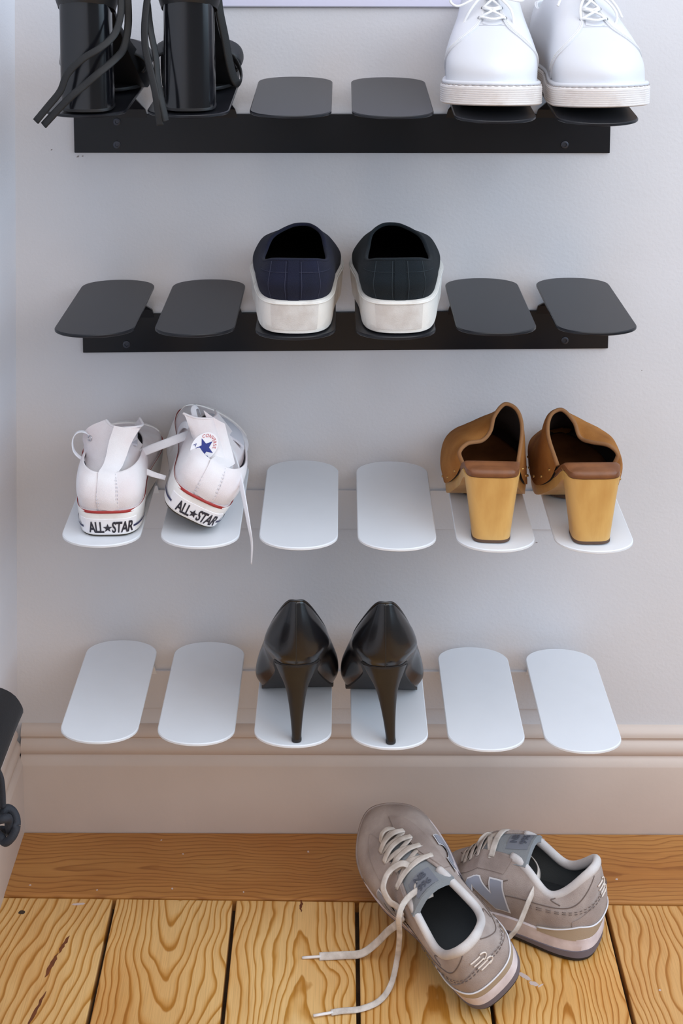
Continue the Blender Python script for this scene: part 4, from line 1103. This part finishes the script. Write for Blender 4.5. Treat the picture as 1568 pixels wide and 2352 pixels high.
def make_block_heel(s, x, y, z, yaw, ties, straps, label):
    root = place('block_heel_shoe', x, y, z, yaw, 1.75)
    H = 0.1150
    secs = []
    for zz, w, d in ((0.0030, 0.0500, 0.0430), (0.0040, 0.0504, 0.0434), (0.03, 0.0500, 0.0430), (0.06, 0.0492, 0.0424), (0.09, 0.0486, 0.0420), (H - 0.004, 0.0484, 0.0420), (H, 0.0484, 0.0420)):
        ring = []
        for k in range(48):
            an = 2 * pi * k / 48 - pi / 2; ca, sa = cos(an), sin(an)
            yy = d / 2 + d / 2 * (math.copysign(abs(sa) ** 0.75, sa) if sa < 0 else math.copysign(abs(sa) ** 0.45, sa))
            ring.append(Vector((w / 2 * math.copysign(abs(ca) ** 0.72, ca), yy, zz - (0.018 * max(sa, 0) if zz > 0.1 else 0))))
        secs.append(ring)
    h = solid_rows('block_heel', secs, M_LACQ, root, 50)
    tip = [[Vector((p.x * k, 0.021 + (p.y - 0.021) * k, zz)) for p in secs[0]] for k, zz in ((1.0, 0.0032), (1.006, 0.0026), (1.006, 0.0005), (0.97, 0.0))]
    solid_rows('heel_tip', tip, M_BSOLE, h, 40)
    # foot bed sloping from the heel to the platform
    nu = 96
    lat = [(0.0205, 0.0040, H), (0.0235, 0.0250, H - 0.003), (0.0270, 0.0680, 0.0720), (0.0400, 0.1250, 0.0300), (0.0360, 0.1760, 0.0250)]
    base = sym(lat, (0, 0.0000, H), (0, 0.2060, 0.0270))
    def lay(f): return spline(mirror([[f(p) for p in base]], s)[0], nu, True)
    def bot(p):
        t = p[1]
        zb = p[2] - 0.006 if t < 0.05 else (p[2] - 0.008 if t < 0.1 else 0.0025)
        return (p[0] * 0.97, p[1], zb)
    sole = solid_rows('platform_sole', [lay(bot), lay(lambda p: (p[0], p[1], (p[2] + bot(p)[2]) / 2)), lay(lambda p: p), lay(lambda p: (p[0] * 0.9, p[1], p[2] + 0.0008))], M_BSOLE, root, 45)
    def outs(k, zz): return [Vector((0.037 * k * math.copysign(abs(cos(t)) ** 0.9, cos(t)), 0.150 + k * 0.050 * sin(t), zz)) for t in [2 * pi * i / 40 for i in range(40)]]
    solid_rows('outsole', [outs(1.0, 0.004), outs(1.01, 0.0030), outs(1.0, 0.0006), outs(0.97, 0.0)], M_BSOLE, root, 45)
    # heel cup above the block
    c0 = sym([(0.0255, 0.0000, H + 0.001), (0.0310, 0.0260, H - 0.002), (0.0300, 0.0500, 0.0900), (0.0290, 0.0560, 0.0860), (0.0270, 0.0580, 0.0850)], (0, -0.0060, H + 0.001), (0, 0.0580, 0.0860))
    rr = []
    for k, (dz, w, dy) in enumerate(((-0.007, 0.97, 0.001), (0.003, 1.08, -0.003), (0.014, 1.16, -0.004), (0.030, 1.10, -0.002), (0.050, 0.95, 0.002), (0.064, 0.86, 0.004))):
        ring = []
        for i in range(25):
            a = -0.62 * pi + 1.24 * pi * i / 24
            ring.append(Vector((0.0265 * w * sin(a), 0.028 + dy * cos(a) - 0.032 * cos(a), H + dz - 0.012 * (1 - cos(a)) - (0.010 * (1 - cos(a)) if k > 3 else 0))))
        rr.append(ring)
    cols = [spline([r[i] for r in rr], 20) for i in range(25)]
    sheet('heel_cup', [[cols[i][j] for i in range(25)] for j in range(20)], 0.0028, M_BLEATHER, root)
    inv = Matrix.LocRotScale(root.location, root.rotation_euler, None).inverted()
    for nm, pts, w, upv in straps:
        sweep(nm, spline([Vector(p) for p in pts], 50), w, 0.0026, M_BLEATHER, root, 8, up=upv, power=4.0)
    for pts, w, upv in ties:
        sweep('ankle_tie', [inv @ p for p in spline(pts, 70)], w, 0.0022, M_BSUEDE, root, 8, up=inv.to_3x3() @ Vector(upv), power=3.5)
    return tag(root, label, 'shoe', 'tall black block heels')
STRAPS = [('toe_strap', [(0.0400, 0.112, 0.020), (0.0450, 0.112, 0.030), (0.0400, 0.106, 0.042), (0.0220, 0.100, 0.050), (0.0, 0.098, 0.052), (-0.0220, 0.100, 0.050), (-0.0400, 0.106, 0.042), (-0.0450, 0.112, 0.030), (-0.0400, 0.112, 0.020)], 0.020, (1, 0, 0)),
          ('toe_strap', [(0.0390, 0.160, 0.018), (0.0410, 0.160, 0.028), (0.0280, 0.160, 0.041), (0.0, 0.160, 0.045), (-0.0280, 0.160, 0.041), (-0.0410, 0.160, 0.028), (-0.0390, 0.160, 0.018)], 0.026, (1, 0, 0))]
T1 = [(-0.2048, -0.19, 1.026), (-0.2035, -0.195, 1.0096), (-0.2032, -0.205, 0.9939), (-0.2066, -0.222, 0.9793), (-0.2184, -0.232, 0.9681), (-0.2346, -0.234, 0.958), (-0.2493, -0.234, 0.9435), (-0.2566, -0.234, 0.9269), (-0.2684, -0.234, 0.9123), (-0.2803, -0.234, 0.898)]
T2 = [(-0.2013, -0.18, 1.0251), (-0.1987, -0.185, 1.0086), (-0.198, -0.19, 0.9837), (-0.2003, -0.205, 0.9645), (-0.2058, -0.222, 0.9564), (-0.2187, -0.233, 0.9455), (-0.2327, -0.236, 0.9335), (-0.2449, -0.238, 0.9234), (-0.2578, -0.236, 0.9106), (-0.273, -0.234, 0.8943)]
T3 = [(-0.1759, -0.19, 1.026), (-0.1778, -0.2, 1.0102), (-0.1793, -0.21, 0.9862), (-0.1781, -0.215, 0.9659), (-0.1729, -0.222, 0.946), (-0.1676, -0.23, 0.9265), (-0.1651, -0.232, 0.9101), (-0.1629, -0.232, 0.8942)]
T4 = [(-0.1795, -0.185, 1.0256), (-0.1777, -0.195, 1.0013), (-0.1732, -0.21, 0.9799), (-0.1683, -0.215, 0.9576), (-0.1663, -0.22, 0.9374), (-0.162, -0.23, 0.9202), (-0.1586, -0.232, 0.9051), (-0.1575, -0.232, 0.8984)]
T5 = [(-0.1134, -0.17, 1.0244), (-0.1115, -0.17, 0.9988), (-0.107, -0.165, 0.9724), (-0.1033, -0.16, 0.9479), (-0.0994, -0.155, 0.9297), (-0.0951, -0.15, 0.9214), (-0.0922, -0.14, 0.9251), (-0.0946, -0.13, 0.9347), (-0.1019, -0.12, 0.9435), (-0.1085, -0.12, 0.9453)]
def up_to_cup(pts, top):
    """carry a tie on upwards to the ankle ring"""
    return [top] + list(pts)
make_block_heel(-1, -0.2385, -0.2130, plate_z(1, -0.238, -0.213) + 0.0022, -1.5,
    [(up_to_cup(T1, (-0.2110, -0.178, 1.0520)), 0.0072, (0.3, -0.9, 0.3)), (up_to_cup(T2, (-0.2100, -0.172, 1.0520)), 0.0076, (0.3, -0.9, 0.3))], STRAPS,
    'black shoe with tall round block heel, two loose ties hanging across it, far left')
make_block_heel(1, -0.1392, -0.2060, plate_z(1, -0.139, -0.206) + 0.0022, 0.5,
    [(up_to_cup(T3, (-0.1660, -0.172, 1.0520)), 0.0070, (-0.3, -0.9, 0.2)), (up_to_cup(T4, (-0.1650, -0.170, 1.0520)), 0.0066, (0.5, -0.8, 0.2)), (up_to_cup(T5, (-0.1160, -0.168, 1.0520)), 0.0088, (0.5, -0.8, 0.2))], STRAPS,
    'black shoe with tall round block heel, ties hanging left of it, nearest the empty plates')
# ------------------------------------------------------------------ grey suede running shoes on the floor
M_SUEDE = mat('taupe_suede', srgb(180, 167, 161), 0.95, bump=0.5, bscale=1100, vcolor=srgb(150, 136, 130), vscale=32, spec=0.1)
M_SUEDE2 = mat('taupe_suede_panel', srgb(172, 158, 152), 0.95, bump=0.5, bscale=1100, vcolor=srgb(144, 130, 124), vscale=32, spec=0.1)
M_MESH = mat('grey_mesh', srgb(150, 138, 134), 0.95, bump=0.9, bscale=1800, vcolor=srgb(128, 116, 112), vscale=60, spec=0.1)
M_COLLAR = mat('pale_collar_cloth', srgb(214, 208, 206), 0.95, bump=0.4, bscale=2000, vcolor=srgb(190, 184, 184), vscale=30, spec=0.1)
M_SN_IN = mat('sneaker_lining', srgb(92, 96, 98), 0.95, bump=0.4, bscale=1500)
M_SN_INSOLE = mat('sneaker_insole', srgb(58, 62, 66), 0.95, bump=0.4, bscale=900)
M_TONGUE = mat('grey_tongue', srgb(138, 142, 146), 0.9, bump=0.4, bscale=1500)
M_MID = mat('white_midsole', srgb(222, 210, 212), 0.6, bump=0.1, bscale=500, vcolor=srgb(198, 184, 186), vscale=60)
M_WEDGE = mat('grey_wedge', srgb(106, 98, 106), 0.7)
M_OUT = mat('black_outsole', srgb(34, 32, 34), 0.75, bump=0.3, bscale=400)
M_RAND = mat('beige_rand', srgb(174, 158, 138), 0.75, bump=0.15, bscale=700)
M_N = mat('grey_blue_reflective', srgb(146, 150, 164), 0.5)
M_NEDGE = mat('pale_piping', srgb(218, 216, 220), 0.7)
M_LACE_S = mat('cream_lace', srgb(226, 216, 208), 0.95, bump=0.8, bscale=2200, vcolor=srgb(190, 178, 168), vscale=90, spec=0.1)
M_EMB = mat('white_embroidery', srgb(222, 210, 200), 0.9)
M_THREAD = mat('brown_thread', srgb(110, 96, 90), 0.95)
M_AGLET = mat('clear_aglet', srgb(226, 220, 218), 0.4)
M_TLABEL = mat('tongue_label', srgb(122, 126, 136), 0.8)
M_TPRINT = mat('tongue_print', srgb(84, 88, 100), 0.8)

def make_sneaker(s, x, y, z, yaw, tilt, roll, laces, label, squash=1.0):
    root = place('running_shoe', x, y, z, yaw, tilt, roll); root.scale = (1.07, 1.07, 1.07)
    nu = 144
    lat = [(0.0250, 0.0060), (0.0345, 0.0320), (0.0345, 0.0950), (0.0455, 0.1560), (0.0380, 0.2000)]
    med = [(-0.0250, 0.0060), (-0.0345, 0.0320), (-0.0315, 0.0950), (-0.0440, 0.1600), (-0.0380, 0.2020)]
    def spring(t): return 0.0 if t < 0.15 else 0.012 * ((t - 0.15) / 0.08) ** 1.5
    def ring(zf, ins):
        def q(p):
            t = p[1]
            return (p[0] - math.copysign(ins * 0.9, p[0]), t + (ins * 0.7 if t < 0.02 else -ins * 0.5 if t > 0.19 else 0), zf(t) + spring(t))
        return sym([q(p) for p in lat], (0, ins, zf(0)), (0, 0.2300 - ins, zf(0.23) + spring(0.23)), [q(p) for p in med])
    def zc(v): return lambda t: v
    zw = lambda t: max(0.0042, 0.0125 - 0.0085 * t / 0.15)           # top of the grey wedge
    zm = lambda t: 0.0255 - 0.0075 * min(1, t / 0.2)                # top of the white midsole
    def stack(name, rings, m, sharp=45):
        return solid_rows(name, [spline(r, nu, True) for r in mirror(rings, s)], m, root, sharp)
    stack('outsole', [ring(zc(0.0), 0.0045), ring(zc(0.0006), 0.0020), ring(zc(0.0038), 0.0008), ring(zc(0.0042), 0.0016)], M_OUT)
    stack('sole_wedge', [ring(zc(0.0040), 0.0012), ring(zc(0.0044), 0.0004), ring(lambda t: zw(t) - 0.0003, 0.0), ring(lambda t: zw(t) + 0.0002, 0.0010)], M_WEDGE)
    stack('midsole', [ring(lambda t: zw(t), 0.0008), ring(lambda t: zw(t) + 0.0006, -0.0006), ring(lambda t: (zw(t) + zm(t)) / 2, -0.0010), ring(lambda t: zm(t) - 0.001, -0.0002), ring(lambda t: zm(t), 0.0012), ring(lambda t: zm(t), 0.004)], M_MID)
    r0 = ring(lambda t: zm(t) - 0.002, 0.0024)
    r1 = sym([(0.0245, 0.0050, 0.0420), (0.0340, 0.0340, 0.0430), (0.0335, 0.0950, 0.0400), (0.0435, 0.1540, 0.0360), (0.0345, 0.1950, 0.0390)], (0, -0.0020, 0.0420), (0, 0.2240, 0.0390),
             [(-0.0245, 0.0050, 0.0420), (-0.0340, 0.0340, 0.0430), (-0.0310, 0.0950, 0.0400), (-0.0420, 0.1580, 0.0360), (-0.0345, 0.1960, 0.0390)])
    r2 = sym([(0.0225, 0.0070, 0.0610), (0.0310, 0.0360, 0.0540), (0.0325, 0.0920, 0.0580), (0.0370, 0.1460, 0.0540), (0.0255, 0.1850, 0.0540)], (0, 0.0005, 0.0620), (0, 0.2060, 0.0530),
             [(-0.0225, 0.0070, 0.0610), (-0.0310, 0.0360, 0.0540), (-0.0305, 0.0920, 0.0580), (-0.0355, 0.1490, 0.0540), (-0.0255, 0.1860, 0.0540)])
    r3 = sym([(0.0160, 0.0115, 0.0830), (0.0275, 0.0430, 0.0590), (0.0225, 0.0830, 0.0800), (0.0135, 0.1230, 0.0730), (0.0120, 0.1510, 0.0645)], (0, 0.0045, 0.0865), (0, 0.1640, 0.0610))
    u = loft_pts(mirror([r0, r1, r2, r3], s), nu, 30)
    up, inner = shell_rows('suede_upper', u, 0.0030, M_SUEDE, root)
    N = row_normals(u)
    mk('lining', [p for r in offset_rows(inner, -0.0005) for p in r], grid_faces(len(inner), nu, False, True), M_SN_IN, root)
    strip_mesh('insole', [Vector((p.x, p.y, 0.030 - 0.006 * min(1, p.y / 0.2))) for p in inner[4]], M_SN_INSOLE, root)
    # padded collar from eyestay to eyestay round the heel
    path = [pick(offset_rows(u, -0.0030), (-0.262 + 0.524 * k / 79), 1.0) for k in range(80)]
    sweep('padded_collar', path, 0.0092, 0.0080, M_COLLAR, root, 12, up=(1, 0, 0))
    # mudguard round the toe, heel counter, beige rand
    def toe(a, b):
        uu = 0.365 + 0.27 * a; top = 0.30 + 0.20 * sin(pi * a) ** 0.7
        return (uu, 0.0 + top * b)
    surf_patch('toe_mudguard', u, N, toe, 48, 12, 0.0, 0.0012, M_SUEDE2, root)
    def hc(a, b):
        uu = -0.135 + 0.27 * a; top = 0.30 + 0.38 * cos((a - 0.5) * pi) ** 0.9 if 0 < a < 1 else 0.30
        return (uu, 0.02 + top * b)
    surf_patch('heel_counter', u, N, hc, 44, 14, 0.0, 0.0011, M_SUEDE2, root)
    def rd(a, b):
        uu = -0.20 + 0.40 * a; k = min(1.0, min(a, 1 - a) / 0.22)
        return (uu, -0.0 + (0.06 + 0.22 * k) * b)
    rnd = surf_patch('heel_rand', u, N, rd, 50, 10, 0.0006, 0.0016, M_RAND, root)
    seam('rand_piping', u, N, [(-0.20 + 0.40 * k / 24, 0.06 + 0.22 * min(1.0, min(k / 24, 1 - k / 24) / 0.22)) for k in range(25)], 0.0016, 0.0016, M_NEDGE, rnd, 0.0020, 90)
    for sg in (1, -1):
        # saddle panel and eyestay
        def es(a, b):
            lo = 0.255 + 0.200 * a
            return (sg * lo, 0.78 + 0.21 * b)
        surf_patch('eyestay', u, N, es, 34, 10, 0.0, 0.0014, M_SUEDE2, root)
        seam('seam_line', u, N, [(sg * 0.315, 0.03), (sg * 0.30, 0.30), (sg * 0.268, 0.55), (sg * 0.245, 0.72)], 0.0010, 0.0009, M_THREAD, up, 0.0003)
        seam('seam_line', u, N, [(sg * 0.05, 0.95), (sg * 0.11, 0.72), (sg * 0.17, 0.56), (sg * 0.25, 0.40)], 0.0010, 0.0009, M_THREAD, up, 0.0003)
        seam('seam_line', u, N, [(sg * 0.16, 0.93), (sg * 0.175, 0.78), (sg * 0.16, 0.66)], 0.0010, 0.0009, M_THREAD, up, 0.0003)
        for dv in (0.0, 0.045):
            for k in range(14):
                t0 = k / 14; t1 = t0 + 0.04
                f_ = lambda t: (sg * (0.02 + 0.20 * t), 0.64 + dv - 0.30 * t + 0.02 * sin(pi * t))
                seam('stitch', u, N, [f_(t0), f_((t0 + t1) / 2), f_(t1)], 0.0008, 0.0007, M_THREAD, up, 0.0016, 4)
        # the N on the side, two layers
        def onN(px, py, h):
            # px forward along the shoe (m), py up (m)
            return pickn(u, N, sg * (0.275 + px / 0.70), 0.42 + py / 0.058, h)
        left = sg * s < 0
        def ribbon(p, q, w, h, m, name, ext=0.0):
            P0, P1 = Vector(p), Vector(q); d = (P1 - P0).normalized(); P0 = P0 - d * ext; P1 = P1 + d * ext
            V = []
            for i in range(15):
                c = P0.lerp(P1, i / 14)
                for j in range(5):
                    off = (j / 4 - 0.5) * w
                    V.append(onN(c.x + off, c.y, h))
            return mk(name, V, grid_faces(15, 5), m, up)
        for (w, h, m, nm, ext) in ((0.0145, 0.0016, M_NEDGE, 'letter_edge', 0.0014), (0.0118, 0.0021, M_N, 'letter_n', 0.0)):
            ribbon((-0.0210, -0.0160), (-0.0100, 0.0150), w, h, m, nm, ext)
            if left: ribbon((0.0130, 0.0150), (-0.0200, -0.0160), w, h + 0.00005, m, nm, ext)
            else: ribbon((-0.0110, 0.0150), (0.0110, -0.0160), w, h + 0.00005, m, nm, ext)
            ribbon((0.0100, -0.0160), (0.0210, 0.0150), w, h + 0.0001, m, nm, ext)
    # embroidered mark on the heel: bars with two rounded bows
    def hl(px, py, h): return pickn(u, N, s * (px * 1.25) / 0.30, 0.70 + py * 1.25 / 0.058, h)
    for k in range(4):
        yy = 0.0045 - 0.003 * k
        sweep('heel_mark', [hl(-0.0085 + 0.0016 * k + 0.010 * t, yy, 0.0013) for t in [i / 9 for i in range(10)]], 0.0016, 0.0012, M_EMB, up, 6)
    for k in range(2):
        yc = 0.0030 - 0.006 * k
        sweep('heel_mark', [hl(0.0022 + 0.0018 * k + 0.0045 * sin(t), yc + 0.0024 * cos(t), 0.0013) for t in [pi * i / 11 for i in range(12)]], 0.0016, 0.0012, M_EMB, up, 6)
    # tongue with its label
    tr = []
    for k in range(16):
        t = k / 15
        w = 0.0125 + 0.0115 * t
        tr.append([Vector((xx * w, 0.166 - 0.095 * t, 0.056 + 0.032 * t ** 0.8 - 0.006 * xx * xx * (1 + t))) for xx in (-1, -0.7, -0.35, 0, 0.35, 0.7, 1)])
    tg = sheet('tongue', tr, 0.0060, M_TONGUE, root)
    def ont(px, py, h):   # px across, py towards the toe
        t = (0.166 - (0.086 + py)) / 0.095; w = 0.0125 + 0.0115 * t
        return Vector((px, 0.086 + py, 0.056 + 0.032 * max(t, 0) ** 0.8 - 0.006 * (px / w) ** 2 * (1 + t) + 0.0034 + h))
    lb = mk('tongue_label', [ont(a * 0.0125, b * 0.0115, 0.0003) for a in (-1, -0.5, 0, 0.5, 1) for b in (-1, -0.5, 0, 0.5, 1)], grid_faces(5, 5), M_TLABEL, tg)
    text_mesh('label_print', 'NB', 0.010, M_TPRINT, lb, lambda a, b, h: ont(a, b + 0.0052, 0.0005 + h), 1.0, 0.0003)
    text_mesh('label_print', '996', 0.010, M_TPRINT, lb, lambda a, b, h: ont(a, b - 0.0052, 0.0005 + h), 1.0, 0.0003)
    # laces across the throat
    vs = []
    def E(sg, k):   # eyelet k = 0 (toe end) .. 4
        uu = 0.452 - 0.040 * k
        return pickn(u, N, (uu if sg > 0 else -uu), 0.93, 0.0022)
    for k in range(5):
        a, b = E(1, k), E(-1, k)
        c = (a + b) / 2 + Vector((0, 0.002, 0.0060))
        sweep('lace', spline([a, a.lerp(c, 0.5) + Vector((0, 0, 0.0025)), c, b.lerp(c, 0.5) + Vector((0, 0, 0.0025)), b], 26), 0.0066, 0.0016, M_LACE_S, root, 8, up=(0, 0.2, 1), power=4.0)
        if k < 4:
            for sg in (1, -1):
                a, b = E(sg, k), E(-sg, k + 1); c = (a + b) / 2 + Vector((0, 0, 0.0040 + 0.001 * (sg > 0)))
                sweep('lace', spline([a - Vector((0, 0, 0.002)), a.lerp(c, 0.5), c, b.lerp(c, 0.5), b - Vector((0, 0, 0.002))], 26), 0.0062, 0.0015, M_LACE_S, root, 8, up=(0, 0.2, 1), power=4.0)
        for sg in (1, -1):
            e = E(sg, k)
    if squash < 1.0:      # the toe is pushed in where the other shoe lies on it
        for o in root.children_recursive:
            for v in o.data.vertices:
                if v.co.y > 0.120:
                    v.co.z *= 1 - 0.30 * min(1.0, (v.co.y - 0.120) / 0.06)
                    v.co.y = 0.120 + (v.co.y - 0.120) * squash
    inv = Matrix.LocRotScale(root.location, root.rotation_euler, root.scale).inverted()
    for pts, w, upv, aglet in laces:
        P = arc_resample(spline(pts, 160), 110)
        sweep('lace', [inv @ p for p in P], w / 1.07, 0.0016, M_LACE_S, root, 8, up=inv.to_3x3() @ Vector(upv), power=3.0)
        if aglet:
            d = (P[-1] - P[-4]).normalized()
            sweep('aglet', [inv @ (P[-1] + d * t) for t in (-0.002, 0.004, 0.012, 0.018)], 0.0027, 0.0022, M_AGLET, root, 8)
    return tag(root, label, 'shoe', 'grey suede running shoes')
LACE_F = [
    ([(0.0735, -0.2309, 0.075), (0.0682, -0.2224, 0.06), (0.0589, -0.2084, 0.04), (0.0466, -0.1983, 0.018), (0.0321, -0.1972, 0.006), (0.0139, -0.1972, 0.004), (-0.0044, -0.1979, 0.0035), (-0.0121, -0.198, 0.003)], 0.0078, (0, -0.6, 0.8), True),
    ([(0.1073, -0.2191, 0.1), (0.0888, -0.2308, 0.104), (0.0751, -0.2414, 0.1), (0.0687, -0.2501, 0.09), (0.0701, -0.2333, 0.055), (0.0685, -0.2228, 0.022), (0.0618, -0.2391, 0.006), (0.0498, -0.258, 0.0035), (0.0312, -0.2683, 0.003), (0.0116, -0.2711, 0.003), (0.0007, -0.2734, 0.003)], 0.0060, (0, -0.6, 0.8), True)]
LACE_F += [
    ([(0.1000, -0.1900, 0.0930), (0.0880, -0.2000, 0.1040), (0.0740, -0.1960, 0.1080), (0.0600, -0.1980, 0.1000), (0.0540, -0.2080, 0.0900), (0.0600, -0.2150, 0.0800), (0.0690, -0.2190, 0.0760), (0.0735, -0.2309, 0.0750)], 0.0076, (0, -0.6, 0.8), False),
    ([(0.1073, -0.2050, 0.0950), (0.0980, -0.2180, 0.1060), (0.0880, -0.2260, 0.1040), (0.0940, -0.2300, 0.0980), (0.1040, -0.2240, 0.0960)], 0.0074, (0, -0.6, 0.8), False)]
LACE_B = [
    ([(0.2041, -0.125, 0.055), (0.2103, -0.13, 0.0705), (0.2182, -0.142, 0.0727), (0.2222, -0.155, 0.0706), (0.2177, -0.172, 0.0672), (0.2082, -0.186, 0.0588), (0.1958, -0.198, 0.0387), (0.1875, -0.2, 0.0288), (0.1822, -0.2, 0.0223)], 0.0082, (0, -0.8, 0.6), False),
    ([(0.2006, -0.115, 0.046), (0.2112, -0.105, 0.0559), (0.2207, -0.098, 0.0598), (0.2287, -0.09, 0.0503)], 0.0082, (0, -0.6, 0.8), False),
    ([(0.1689, -0.12, 0.0512), (0.164, -0.12, 0.0615), (0.1625, -0.118, 0.0756), (0.1716, -0.112, 0.0801), (0.1815, -0.11, 0.0725), (0.1892, -0.108, 0.0606), (0.1968, -0.105, 0.0559), (0.2021, -0.1, 0.0575)], 0.0068, (0, -0.6, 0.8), False)]
make_sneaker(-1, 0.1750, -0.2715, 0.0190, 25.0, 9.0, -31.0, LACE_F, 'grey suede running shoe nearer the camera, toe towards the wall, long loose laces')
make_sneaker(1, 0.2850, -0.1800, 0.0004, 63.0, 0.7, 0.0, LACE_B, 'grey suede running shoe lying behind the other, heel to the right', 0.52)
# ------------------------------------------------------------------ black bag hung on the side wall
M_BAG = mat('black_bag_leather', srgb(24, 22, 24), 0.55, bump=0.25, bscale=600)
M_BAG_CORD = mat('black_bag_cord', srgb(40, 42, 50), 0.75, bump=0.4, bscale=900)
M_BRASS = mat('brass_rivet', srgb(120, 96, 60), 0.4, metallic=0.8)
bag = empty('leather_bag', (-0.3345, -0.415, 0.27))
def bag_ring(z, hx, hy, dx=0.0):
    R = []
    for k in range(48):
        t = 2 * pi * k / 48; c, s_ = cos(t), sin(t)
        R.append(Vector((dx + hx * math.copysign(abs(c) ** 0.55, c), hy * math.copysign(abs(s_) ** 0.4, s_), z)))
    return R
solid_rows('bag_body', [bag_ring(-0.004, 0.004, 0.080, -0.012), bag_ring(0.0, 0.014, 0.105, -0.008), bag_ring(0.008, 0.022, 0.118, -0.003), bag_ring(0.022, 0.0260, 0.124), bag_ring(0.045, 0.0268, 0.126), bag_ring(0.065, 0.0268, 0.126), bag_ring(0.078, 0.0250, 0.122), bag_ring(0.083, 0.018, 0.112)], M_BAG, bag, 60)
prof = spline([(-0.0260, 0, 0.076), (-0.0200, 0, 0.0880), (-0.0020, 0, 0.0905), (0.0160, 0, 0.0880), (0.0290, 0, 0.0810), (0.0360, 0, 0.0700), (0.0368, 0, 0.0645)], 20)
sheet('flap', [[Vector((p.x, yy, p.z - 0.004 * abs(yy / 0.13) ** 4)) for p in prof] for yy in [-0.130 + 0.26 * k / 14 for k in range(15)]], 0.0045, M_BAG, bag)
rv = [[Vector((0.0262 + h, 0.118 + r_ * cos(t), 0.0560 + r_ * sin(t))) for t in [2 * pi * k / 12 for k in range(12)]] for r_, h in ((0.0034, -0.001), (0.0032, 0.0012), (0.0018, 0.0024), (0.0001, 0.0026))]
rows_mesh('rivet', rv, M_BRASS, bag)
sweep('drawcord', spline([(0.016, 0.108, 0.020), (0.020, 0.112, 0.004), (0.021, 0.113, -0.012), (0.021, 0.113, -0.026)], 24), 0.006, 0.006, M_BAG_CORD, bag, 8)
kn = []
for k in range(90):
    t = k / 89 * 2 * pi
    kn.append(Vector((0.0225 + (0.0075 + 0.0035 * cos(3 * t)) * cos(2 * t), 0.113 + (0.0075 + 0.0035 * cos(3 * t)) * sin(2 * t), -0.045 + 0.0140 * sin(t) + 0.005 * sin(3 * t))))
sweep('knot', kn, 0.0085, 0.0085, M_BAG_CORD, bag, 8, closed=True)
sweep('shoulder_strap', spline([(-0.0200, -0.09, 0.080), (-0.0230, -0.06, 0.20), (-0.0190, -0.005, 0.42), (-0.0180, 0.0, 0.47), (-0.0190, 0.005, 0.42), (-0.0230, 0.06, 0.20), (-0.0200, 0.09, 0.080)], 60), 0.018, 0.003, M_BAG, bag, 8, up=(1, 0, 0), power=4)
tag(bag, 'black leather bag with flap and knotted cord, hanging at the left edge', 'bag')
